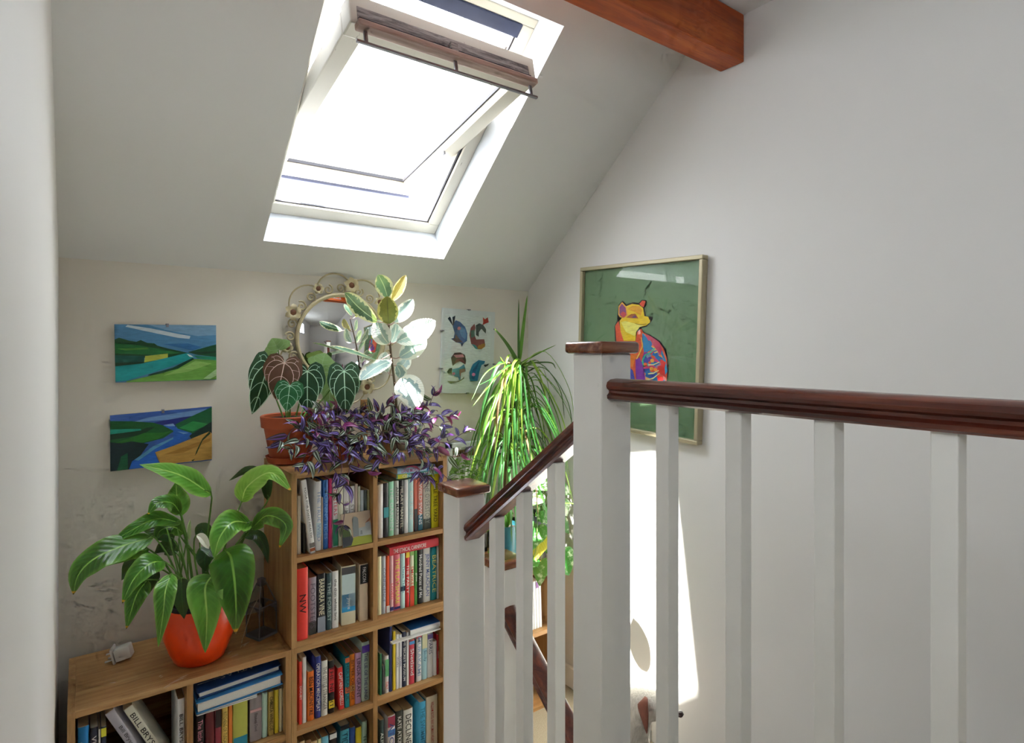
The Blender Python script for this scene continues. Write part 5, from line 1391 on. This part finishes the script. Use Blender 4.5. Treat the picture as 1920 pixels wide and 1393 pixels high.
trad('purple striped trailing plant nearest the terracotta pot', (TRX.x + 0.012, 2.15, TRZ), 0.052, 0.085, M_TERRA, [
 ([(575, 790, 2.06), (528, 828, 2.03)], 1.1), ([(580, 815, 2.05), (545, 842, 2.0)], 1.1), ([(590, 830, 2.03), (565, 868, 2.0)], 1.0), ([(600, 840, 2.02), (585, 852, 1.99), (572, 872, 1.975)], 1.0),
 ([(610, 780, 2.1), (588, 778, 2.06)], 1.2), ([(620, 775, 2.12), (600, 768, 2.1)], 1.2), ([(630, 770, 2.12), (618, 772, 2.05)], 1.2), ([(640, 765, 2.14), (645, 770, 2.1)], 1.2), ([(600, 800, 2.05), (592, 812, 2.0)], 1.3), ([(615, 820, 2.02), (608, 845, 1.99)], 1.3),
 ([(630, 810, 2.04), (640, 850, 1.99), (640, 885, 1.978), (630, 930, 1.975), (646, 950, 1.975), (643, 985, 1.975)], 0.45), ([(645, 830, 2.02), (655, 870, 1.985), (650, 900, 1.978), (636, 925, 1.975)], 0.7), ([(660, 830, 2.0), (672, 870, 1.985), (690, 885, 1.975)], 0.8), ([(655, 800, 2.06), (668, 790, 2.03)], 1.3), ([(650, 790, 2.08), (675, 775, 2.08)], 1.2),
 ([(625, 800, 2.06), (620, 860, 1.99), (632, 890, 1.98)], 0.9), ([(640, 800, 2.06), (650, 815, 2.0), (655, 845, 1.985)], 1.2), ([(655, 815, 2.03), (680, 832, 2.0)], 1.2), ([(640, 820, 2.02), (625, 835, 1.99)], 1.2), ([(660, 780, 2.1), (690, 790, 2.06)], 1.2), ([(605, 800, 2.05), (575, 812, 2.03), (560, 800, 2.03)], 1.1), ([(650, 840, 2.0), (690, 850, 1.99)], 1.0), ([(600, 850, 2.0), (600, 866, 1.985)], 1.0), ([(580, 780, 2.08), (572, 800, 2.05)], 1.2),
], 11)
TRX2 = at(712, 800, Y=2.11)
trad('purple striped trailing plant under the rubber plant', (TRX2.x, 2.10, TRZ), 0.052, 0.08, plain('ochre_clay_pot', '#a07a4a', 0.7, 0, 0.12), [
 ([(740, 780, 2.1), (775, 772, 2.1)], 1.2), ([(760, 770, 2.12), (800, 762, 2.12), (812, 742, 2.12)], 1.0), ([(770, 780, 2.1), (815, 778, 2.1), (842, 782, 2.08)], 1.1), ([(780, 790, 2.08), (825, 800, 2.06)], 1.2), ([(770, 810, 2.05), (830, 830, 2.03), (868, 812, 2.05)], 0.8), ([(780, 820, 2.03), (840, 855, 2.0), (872, 848, 2.02)], 0.8), ([(760, 830, 2.02), (800, 860, 1.985), (840, 898, 1.98)], 0.8), ([(790, 840, 2.0), (805, 870, 1.98), (800, 893, 1.975)], 0.9),
 ([(690, 790, 2.05), (680, 790, 2.03)], 1.3), ([(700, 775, 2.1), (690, 772, 2.08)], 1.3), ([(720, 770, 2.12), (728, 760, 2.1)], 1.3), ([(700, 800, 2.03), (698, 840, 1.99)], 1.2), ([(715, 810, 2.02), (720, 850, 1.99)], 1.2), ([(735, 810, 2.02), (748, 848, 1.99)], 1.2), ([(730, 790, 2.05), (762, 800, 2.02)], 1.3), ([(745, 800, 2.04), (790, 815, 2.01)], 1.2), ([(750, 820, 2.01), (780, 845, 1.99)], 1.2), ([(755, 790, 2.08), (790, 790, 2.06)], 1.3), ([(690, 810, 2.02), (672, 826, 2.0)], 1.2), ([(705, 830, 2.0), (712, 862, 1.98)], 0.9), ([(760, 775, 2.12), (785, 780, 2.12)], 1.3), ([(735, 780, 2.1), (752, 780, 2.06)], 1.3), ([(770, 830, 2.01), (815, 840, 2.0), (828, 822, 2.0)], 1.0), ([(720, 785, 2.08), (708, 772, 2.06)], 1.3), ([(765, 835, 2.0), (790, 868, 1.98), (785, 885, 1.975)], 0.9),
], 23)

# ------------------------------------------------------------------ dracaena on the corner bookcase
DX, DY, DZ = 1.565, 2.19, 0.6055
dr = thing('dracaena', (DX, DY, DZ), 'spiky dracaena with long drooping green and yellow leaves in the corner', 'potted plant')
part('pot', MB().lathe([(0.07, 0), (0.075, 0.005), (0.095, 0.15), (0.097, 0.16), (0.09, 0.16), (0.086, 0.13)], (DX, DY, DZ), 32), plain('dark_glazed_pot', '#2c3038', 0.3), dr, smooth=True)
part('soil', MB().lathe([(0.001, 0.145), (0.088, 0.142), (0.086, 0.13)], (DX, DY, DZ), 20), M_SOIL, dr)
CR = at(973, 678, Y=DY)
TP = [(DX, DY, DZ + 0.14), (DX - 0.005, DY, DZ + 0.5), (CR.x, DY, CR.z)]
sm = MB(); stem(sm, TP, 0.013, 0.009, 16, 8)
part('trunk', sm, plain('ringed_trunk', '#6a5238', 0.8, 0, 0.3, 40), dr, smooth=True)
MD = [pinnate('dracaena_dark', '#1c4420', '#2f6230', '#3d7038', veins=3, vein_f=0.1), pinnate('dracaena_lime', '#6a9230', '#9cba4c', '#4f7f2c', veins=3, vein_f=0.1, trans=0.3), pinnate('dracaena_mid', '#33681f', '#548a30', '#7aa848', veins=3, vein_f=0.1, trans=0.22), plain('dracaena_dry', '#8a6a4c', 0.8, 0, 0.2, 40)]
rnd = random.Random(5)
def dleaf(P, w, m, nr=None):
    P = [Vector((min(p[0], RX - 0.02), min(p[1], BY - 0.025), p[2])) for p in P]
    mb = MB(); blade(mb, P, w, nr or (Vector((0.1, -0.5, 0.9)) + (Vector(P[1]) - Vector(P[0])) * 0.2), prof_strap, n=16, m=3, fold=0.25)
    part('leaf', mb, MD[m], dr, smooth=True, angle=80)
def Dz(x, y): return 820 + 0.2727 * x, 520 + 0.2727 * y
c0 = CR
for tip, mid, m, w in [((560, 150), (558, 380), 0, 0.013), ((618, 125), (590, 350), 2, 0.02), ((392, 350), (480, 460), 0, 0.02), ((850, 465), (720, 510), 2, 0.008), ((905, 625), (770, 585), 0, 0.009), ((430, 545), (470, 590), 0, 0.008)]:
    dleaf([c0 + Vector((0, 0, -0.01)), at(*Dz(*mid), Y=DY - 0.02), at(*Dz(*tip), Y=DY - 0.05)], w, m, Vector((-0.6, -0.8, 0.15)))
for tip, mid, m, w in [((240, 890), (400, 690), 1, 0.014), ((358, 935), (430, 720), 1, 0.016), ((235, 845), (330, 660), 2, 0.008), ((270, 750), (400, 680), 0, 0.009), ((785, 872), (690, 660), 1, 0.016), ((910, 830), (760, 710), 1, 0.013), ((908, 885), (800, 760), 0, 0.01), ((710, 930), (620, 720), 2, 0.016), ((505, 700), (520, 600), 1, 0.017), ((525, 1330), (515, 760), 1, 0.017), ((380, 1290), (470, 800), 1, 0.016), ((440, 1020), (470, 720), 1, 0.013), ((560, 1150), (560, 760), 1, 0.014), ((700, 1140), (640, 950), 2, 0.018), ((755, 1090), (690, 880), 2, 0.012), ((520, 900), (540, 640), 1, 0.02)]:
    dleaf([c0 + Vector((0, 0, -0.02)), c0.lerp(at(*Dz(*mid), Y=DY - 0.09), 0.5) + Vector((0, -0.02, 0.02)), at(*Dz(*mid), Y=DY - 0.11), at(*Dz(*tip), Y=DY - 0.14)], w, m)
for i in range(140):
    t = (i / 140) ** 0.85
    p = Vector((CR.x + (DX - CR.x) * t, DY, CR.z - 0.02 - 0.48 * t))
    a = rnd.uniform(math.pi * 0.93, math.pi * 2.07) if rnd.random() < 0.82 else rnd.uniform(0, math.pi)
    o = Vector((math.cos(a), math.sin(a), 0))
    L = rnd.uniform(0.34, 0.52)
    sp1 = rnd.uniform(0.12, 0.25)
    if o.y > 0.1: sp1 *= 0.6
    rise = rnd.uniform(0.02, 0.08)
    P = [p, p + o * sp1 * 0.5 + Vector((0, 0, rise)), p + o * sp1 * 0.95 + Vector((0, 0, rise * 0.2 - L * 0.25)), p + o * sp1 * 1.15 + Vector((0, 0, -L * 0.62))]
    r = rnd.random()
    dleaf(P, rnd.uniform(0.009, 0.018), 0 if r < 0.5 + 0.2 * t else 2 if r < 0.8 else 1 if r < 0.95 else 3)

# ------------------------------------------------------------------ pothos and small pots on the corner bookcase
k = NT('pothos_leaf')
nz = k.noise(k.coord(), 26, 5, 0.7); t_, x_, ax_ = uvxy(k)
leaf_shader(k, k.mix(k.step(nz, 0.44, 0.56), lin('#dfe8d4'), lin('#4f9440')), 0.35, 0.25)
M_POTH = k.m
k = NT('pothos_leaf_green')
nz = k.noise(k.coord(), 40, 5, 0.7)
leaf_shader(k, k.mix(k.step(nz, 0.5, 0.68), lin('#2f7a2e'), lin('#cfdcb8')), 0.35, 0.25)
M_POTH2 = k.m
M_YEL = pinnate('pothos_yellowing', '#a89a24', '#c8b83c', '#d8cc6c')
QX, QY, QZ = at(1003, 960, Y=2.13).x, 2.13, 0.6055
po = thing('pothos', (QX, QY, QZ), 'white and green marbled trailing plant in a slate grey pot', 'potted plant')
part('pot', MB().lathe([(0.045, 0), (0.05, 0.004), (0.062, 0.19), (0.064, 0.2), (0.058, 0.2), (0.055, 0.17)], (QX, QY, QZ), 32), plain('slate_grey_pot', '#4a4e58', 0.55), po, smooth=True)
part('soil', MB().lathe([(0.001, 0.186), (0.057, 0.184), (0.055, 0.17)], (QX, QY, QZ), 20), M_SOIL, po)
top = Vector((QX, QY, QZ + 0.19))
def pleaf(att, tip, wpx, Y0, Y1, m, via=None):
    O, T1 = at(*att, Y=Y0), at(*tip, Y=Y1)
    mb = MB(); heart(mb, O, T1 - O, facing(O, 0.5), (T1 - O).length, wpx * mpp(att[0], Y0), droop=0.08)
    lf = part('leaf', mb, m, po, smooth=True, angle=80)
    P = [top + Vector((rnd.uniform(-.03, .03), -0.02, -0.004))] + ([at(*v[:2], Y=v[2]) for v in via] if via else [top.lerp(O, 0.5) + Vector((0, -0.02, 0.04))]) + [O]
    sm = MB(); stem(sm, P, 0.0022, 0.0015, 12, 5)
    part('vine', sm, M_STEM, lf, smooth=True)
pleaf((1000, 925), (985, 950), 52, 2.02, 1.98, M_POTH)
pleaf((1030, 905), (1005, 915), 44, 2.04, 2.0, M_POTH)
pleaf((1042, 908), (1075, 925), 40, 2.05, 2.04, M_POTH)
pleaf((1052, 945), (1064, 968), 34, 2.05, 2.03, M_POTH)
pleaf((1052, 975), (1068, 1002), 24, 2.06, 2.04, M_POTH2)
pleaf((1052, 1040), (1068, 1080), 54, 2.03, 2.0, M_POTH2, via=[(1040, 930, 2.06), (1045, 1000, 2.02)])
pleaf((1006, 990), (992, 1035), 46, 2.02, 1.985, M_POTH2, via=[(1012, 940, 2.06)])
pleaf((1014, 1010), (1003, 1052), 34, 2.0, 1.97, M_YEL, via=[(1016, 950, 2.05)])
pleaf((1014, 1055), (1012, 1100), 36, 1.985, 1.97, M_POTH2, via=[(1016, 950, 2.05), (1018, 1020, 1.985)])
pleaf((1000, 1048), (985, 1066), 30, 1.985, 1.975, M_POTH2, via=[(1008, 950, 2.05), (1006, 1020, 1.99)])
pleaf((1022, 960), (1036, 985), 40, 2.0, 1.98, M_POTH2)
pleaf((1030, 1010), (1040, 1050), 42, 2.0, 1.97, M_POTH2, via=[(1030, 950, 2.04)])
# long runner added out of sight, its leaf placed to shadow the sunlit wall
O = Vector((1.655, 1.718, 0.79))
mb = MB(); blade(mb, [O, (1.64, 1.69, 0.73), (1.62, 1.652, 0.66)], 0.115, Vector((-0.75, 0.3, 0.7)), prof_ellip, n=12, m=5)
lf = part('leaf', mb, M_POTH2, po, smooth=True, angle=80)
sm = MB(); stem(sm, [top, (1.66, 2.0, 0.86), (1.675, 1.85, 0.90), O], 0.0024, 0.0016, 14, 5)
part('vine', sm, M_STEM, lf, smooth=True)

tp_ = at(948, 1000, Y=2.07)
tp = thing('small_plant', (tp_.x, 2.07, 0.6055), 'small green plant in a teal pot beside the dark pot', 'potted plant')
part('pot', MB().lathe([(0.042, 0), (0.046, 0.004), (0.054, 0.185), (0.056, 0.2), (0.051, 0.2), (0.049, 0.17)], (tp_.x, 2.07, 0.6055), 28), plain('teal_glaze', '#2a6a78', 0.35), tp, smooth=True)
part('soil', MB().lathe([(0.001, 0.185), (0.05, 0.183), (0.048, 0.17)], (tp_.x, 2.07, 0.6055), 18), M_SOIL, tp)
for tip, m in [((948, 960), 0), ((940, 950), 1), ((962, 965), 0), ((930, 965), 0), ((905, 1060), 1), ((905, 1110), 1), ((908, 1000), 1), ((918, 955), 0)]:
    b0 = Vector((tp_.x, 2.06, 0.6055 + 0.185)); e = at(*tip, Y=2.02)
    mb = MB(); blade(mb, [b0, b0.lerp(e, 0.5) + Vector((0, -0.01, 0.03)), e], 0.022, facing(e), prof_ovate, n=10, m=5)
    part('leaf', mb, MD[2] if m else ML[3], tp, smooth=True, angle=80)

# fern behind the lower newel
fx_ = at(868, 920, Y=2.12)
fe = thing('small_fern', (fx_.x, 2.12, 0.6055), 'arching fern behind the lower newel cap', 'potted plant')
part('pot', MB().lathe([(0.04, 0), (0.045, 0.004), (0.055, 0.10), (0.05, 0.1), (0.047, 0.08)], (fx_.x, 2.12, 0.6055), 24), M_TERRA, fe, smooth=True)
part('soil', MB().lathe([(0.001, 0.09), (0.05, 0.088), (0.047, 0.08)], (fx_.x, 2.12, 0.6055), 18), M_SOIL, fe)
for tip, midp in [((912, 884), (885, 868)), ((838, 905), (860, 885)), ((846, 885), (862, 875)), ((905, 905), (885, 890)), ((880, 868), (872, 880)), ((842, 925), (850, 905)), ((895, 925), (885, 905))]:
    b0 = Vector((fx_.x, 2.12, 0.6055 + 0.09)); mm = at(*midp, Y=2.08); e = at(*tip, Y=2.04)
    cc = spline([b0, mm, e], 22)
    mb = MB(); mb.tube(cc, 0.0012, 5)
    fr_ = part('frond', mb, M_STEM, fe, smooth=True)
    mb = MB()
    for i in range(7, 22):
        T = (cc[min(i + 1, 21)] - cc[i - 1]).normalized(); S = T.cross(facing(cc[i])).normalized()
        ln = 0.022 * (1 - (i - 7) / 18)
        for s in (-1, 1):
            blade(mb, [cc[i], cc[i] + S * s * ln * 0.6 + T * 0.004, cc[i] + S * s * ln + T * 0.006 - Vector((0, 0, 0.003))], 0.008, facing(cc[i]), prof_ellip, n=4, m=3)
    part('leaflets', mb, MD[2], fr_, smooth=True, angle=80, kind='stuff')

# white box frame leaning at the back of the corner bookcase
bx0, bx1 = at(842, 860, Y=2.31).x, at(915, 860, Y=2.31).x
bzt = at(880, 829, Y=2.31).z
bf = thing('box_frame', ((bx0 + bx1) / 2, 2.33, 0.6055), 'white box frame with brown letters behind the spiky plant', 'picture')
part('backing', MB().box(bx0, bx1, 2.335, 2.345, 0.6055, bzt), plain('frame_card', '#b9bdb2', 0.6), bf)
for a in ((bx0, bx1, bzt - 0.022, bzt), (bx0, bx1, 0.6055, 0.63), (bx0, bx0 + 0.022, 0.6055, bzt), (bx1 - 0.022, bx1, 0.6055, bzt)):
    part('frame_bar', MB().box(a[0], a[1], 2.318, 2.346, a[2], a[3], bev=0.002), M_REVEAL, bf)
mb = MB()
for i in range(7):
    x = bx0 + 0.035 + i * 0.016
    mb.box(x, x + 0.012, 2.331, 2.336, bzt - 0.066, bzt - 0.036)
part('letter_tiles', mb, plain('brown_letter_tile', '#7a5a34', 0.6, 0, 0.3, 150), bf)
part('glass', MB().box(bx0 + 0.02, bx1 - 0.02, 2.322, 2.3235, 0.628, bzt - 0.02), M_PGLASS, bf)

# ------------------------------------------------------------------ plug adaptor and lantern on the low bookcase
pg_ = at(236, 1240, Z=0.5662)
ch = thing('plug_adaptor', (pg_.x, pg_.y, 0.5662), 'white plug charger lying on the low bookcase', 'charger')
CM = Matrix.Translation((pg_.x, pg_.y + 0.012, 0.5668)) @ Matrix.Rotation(math.radians(-18), 4, 'Z')
M_PLUG = plain('white_plastic', '#dcdad6', 0.35, var=0.02)
part('body', MB().box(-0.022, 0.024, -0.018, 0.018, 0.006, 0.046, 0, 0.005, CM @ Matrix.Rotation(math.radians(-14), 4, 'Y')), M_PLUG, ch, smooth=True)
part('face_plate', MB().box(-0.028, -0.022, -0.023, 0.023, 0.0005, 0.050, 0, 0.002, CM @ Matrix.Rotation(math.radians(-14), 4, 'Y') @ Matrix.Translation((0, 0, 0.0035))), M_PLUG, ch, smooth=True)
for y, z, l in ((-0.012, 0.018, 0.022), (0.012, 0.018, 0.02), (0.0, 0.036, 0.018)):
    part('pin', MB().box(-0.028 - l, -0.026, y - 0.003, y + 0.003, z - 0.002, z + 0.002, 0, 0.0006, CM @ Matrix.Rotation(math.radians(-14), 4, 'Y')), M_PLUG, ch)

LC = Vector((0.506, 2.165, 0.5664))
la = thing('lantern', LC, 'small dark metal and glass lantern beside the upper bookcase', 'lantern')
LM = Matrix.Translation(LC) @ Matrix.Rotation(math.radians(24), 4, 'Z')
M_IRON = plain('dark_tarnished_metal', '#77777c', 0.45, 0.35, 0.25, 60)
M_LGL = glass('lantern_glass', (0.80, 0.80, 0.80), 0.8)
hb = 0.034; zb, zsx, ztp = 0.012, 0.108, 0.182
def bar(a, b, r=0.0022, nm='bar'): part(nm, MB().tube([LM @ Vector(a), LM @ Vector(b)], r, 5), M_IRON, la)
part('base', MB().box(-hb - 0.003, hb + 0.003, -hb - 0.003, hb + 0.003, 0.0002, 0.010, 0, 0.002, LM), M_IRON, la)
cs = [(-hb, -hb), (hb, -hb), (hb, hb), (-hb, hb)]; tt = 0.010
for i in range(4):
    x, y = cs[i]; x2, y2 = cs[(i + 1) % 4]
    bar((x, y, 0.008), (x, y, zsx)); bar((x, y, zsx), (x2, y2, zsx))
    s = tt / hb
    bar((x, y, zsx), (x * s, y * s, ztp))
    part('pane', MB().poly([LM @ Vector((x, y, 0.01)), LM @ Vector((x2, y2, 0.01)), LM @ Vector((x2, y2, zsx)), LM @ Vector((x, y, zsx))]), M_LGL, la)
    part('pane', MB().poly([LM @ Vector((x, y, zsx)), LM @ Vector((x2, y2, zsx)), LM @ Vector((x2 * s, y2 * s, ztp)), LM @ Vector((x * s, y * s, ztp))]), M_LGL, la)
    for e, (u0, u1) in enumerate(((0.0, 0.42), (1.0, 0.58))):
        P = lambda u, z: LM @ Vector((x + (x2 - x) * u, (y + (y2 - y) * u), z))
        part('corner_ornament', MB().add([P(u0, zsx - 0.002), P(u1, zsx - 0.002), P(u0 + (u1 - u0) * .35, zsx - 0.016), P(u0, zsx - 0.042)], [(0, 1, 2, 3)]), M_IRON, la)
part('cap', MB().box(-0.011, 0.011, -0.011, 0.011, ztp - 0.012, ztp + 0.014, 0, 0.003, LM), M_IRON, la)
hp = [LC + Vector((0, 0, 0.192)), at(488, 1112, Y=2.15), at(470, 1150, Y=2.13), LC + Vector((-0.07, -0.03, 0.004))]
part('handle', MB().tube(spline(hp, 14), 0.0012, 5), plain('handle_wire', '#b8ae9c', 0.4, 0.4), la)

# ------------------------------------------------------------------ dog on the stairs
dg_ = thing('dog', (1.60, 1.6, 0.0), 'white dog with brown ears sitting at the top of the lower stairs', 'dog')
DO = Vector((1.60, 1.6, 0.0))
sk_v = [((1.60, 1.665, .105), .085), ((1.60, 1.585, .175), .088), ((1.60, 1.50, .225), .084), ((1.60, 1.45, .285), .068), ((1.60, 1.38, .325), .058), ((1.60, 1.322, .332), .034), ((1.60, 1.272, .345), .017),
        ((1.55, 1.48, .13), .042), ((1.545, 1.455, .0), .026), ((1.545, 1.44, -.16), .02), ((1.545, 1.405, -.172), .018),
        ((1.65, 1.48, .13), .042), ((1.655, 1.455, .0), .026), ((1.655, 1.44, -.16), .02), ((1.655, 1.405, -.172), .018),
        ((1.535, 1.65, .085), .06), ((1.52, 1.605, .06), .036), ((1.52, 1.665, .03), .02), ((1.52, 1.60, .02), .018),
        ((1.665, 1.65, .085), .06), ((1.68, 1.605, .06), .036), ((1.68, 1.665, .03), .02), ((1.68, 1.60, .02), .018),
        ((1.60, 1.745, .06), .022), ((1.58, 1.81, .045), .012)]
ed = [(0, 1), (1, 2), (2, 3), (3, 4), (4, 5), (5, 6), (2, 7), (7, 8), (8, 9), (9, 10), (2, 11), (11, 12), (12, 13), (13, 14), (0, 15), (15, 16), (16, 17), (17, 18), (0, 19), (19, 20), (20, 21), (21, 22), (0, 23), (23, 24)]
me = bpy.data.meshes.new('body'); me.from_pydata([Vector(v) - DO for v, r in sk_v], ed, [])
k = NT('dog_coat')
s = k.n('ShaderNodeSeparateXYZ'); k.link(k.coord(), s.inputs[0])
nz = k.noise(k.coord(), 30, 3)
fine = k.noise(k.mapping(k.coord(), (1, 1, 0.25)), 160, 3)
muz = k.step(k.math('ADD', s.outputs[1], k.math('MULTIPLY', nz, 0.03)), -0.265, -0.30)
col = k.mix(fine, lin('#bdb4a6'), lin('#e6e1d8'))
k.col(k.mix(muz, col, lin('#7a4a38'))); k.rough(0.9); k.bump(fine, 0.8, 0.006)
me.materials.append(k.m)
body = bpy.data.objects.new('body', me); COL.objects.link(body); body.parent = dg_; ORG[body] = DO
sm_ = body.modifiers.new('skin', 'SKIN'); sm_.use_smooth_shade = True
for i, (v, r) in enumerate(sk_v):
    d = me.skin_vertices[0].data[i]; d.radius = (r, r); d.use_root = (i == 0)
ss = body.modifiers.new('subsurf', 'SUBSURF'); ss.levels = 2; ss.render_levels = 2
M_EAR = plain('brown_ear_fur', '#7d4a3c', 0.85, 0, 0.3, 90)
for sx in (-1, 1):
    mb = MB()
    X = 1.60 + sx * 0.042
    blade(mb, [(X, 1.372, .366), (X + sx * 0.028, 1.362, .358), (X + sx * 0.036, 1.346, .32), (X + sx * 0.03, 1.338, .272)], 0.046, (sx, 0.1, 0.3), prof_ovate, n=10, m=5, fold=-0.2)
    e = part('ear', mb, M_EAR, dg_, smooth=True, angle=80)
    so = e.modifiers.new('thick', 'SOLIDIFY'); so.thickness = 0.006; so.offset = 0
    part('eye', MB().lathe([(0.0005, -0.006), (0.004, -0.0045), (0.006, 0), (0.004, 0.0045), (0.0005, 0.006)], (1.60 + sx * 0.036, 1.316, .352), 10), plain('dark_eye', '#150d0a', 0.1), dg_, smooth=True)
part('nose', MB().lathe([(0.0005, -0.011), (0.008, -0.008), (0.012, 0), (0.008, 0.008), (0.0005, 0.010)], (1.60, 1.26, .349), 12), plain('dog_nose', '#2a1714', 0.35), dg_, smooth=True)
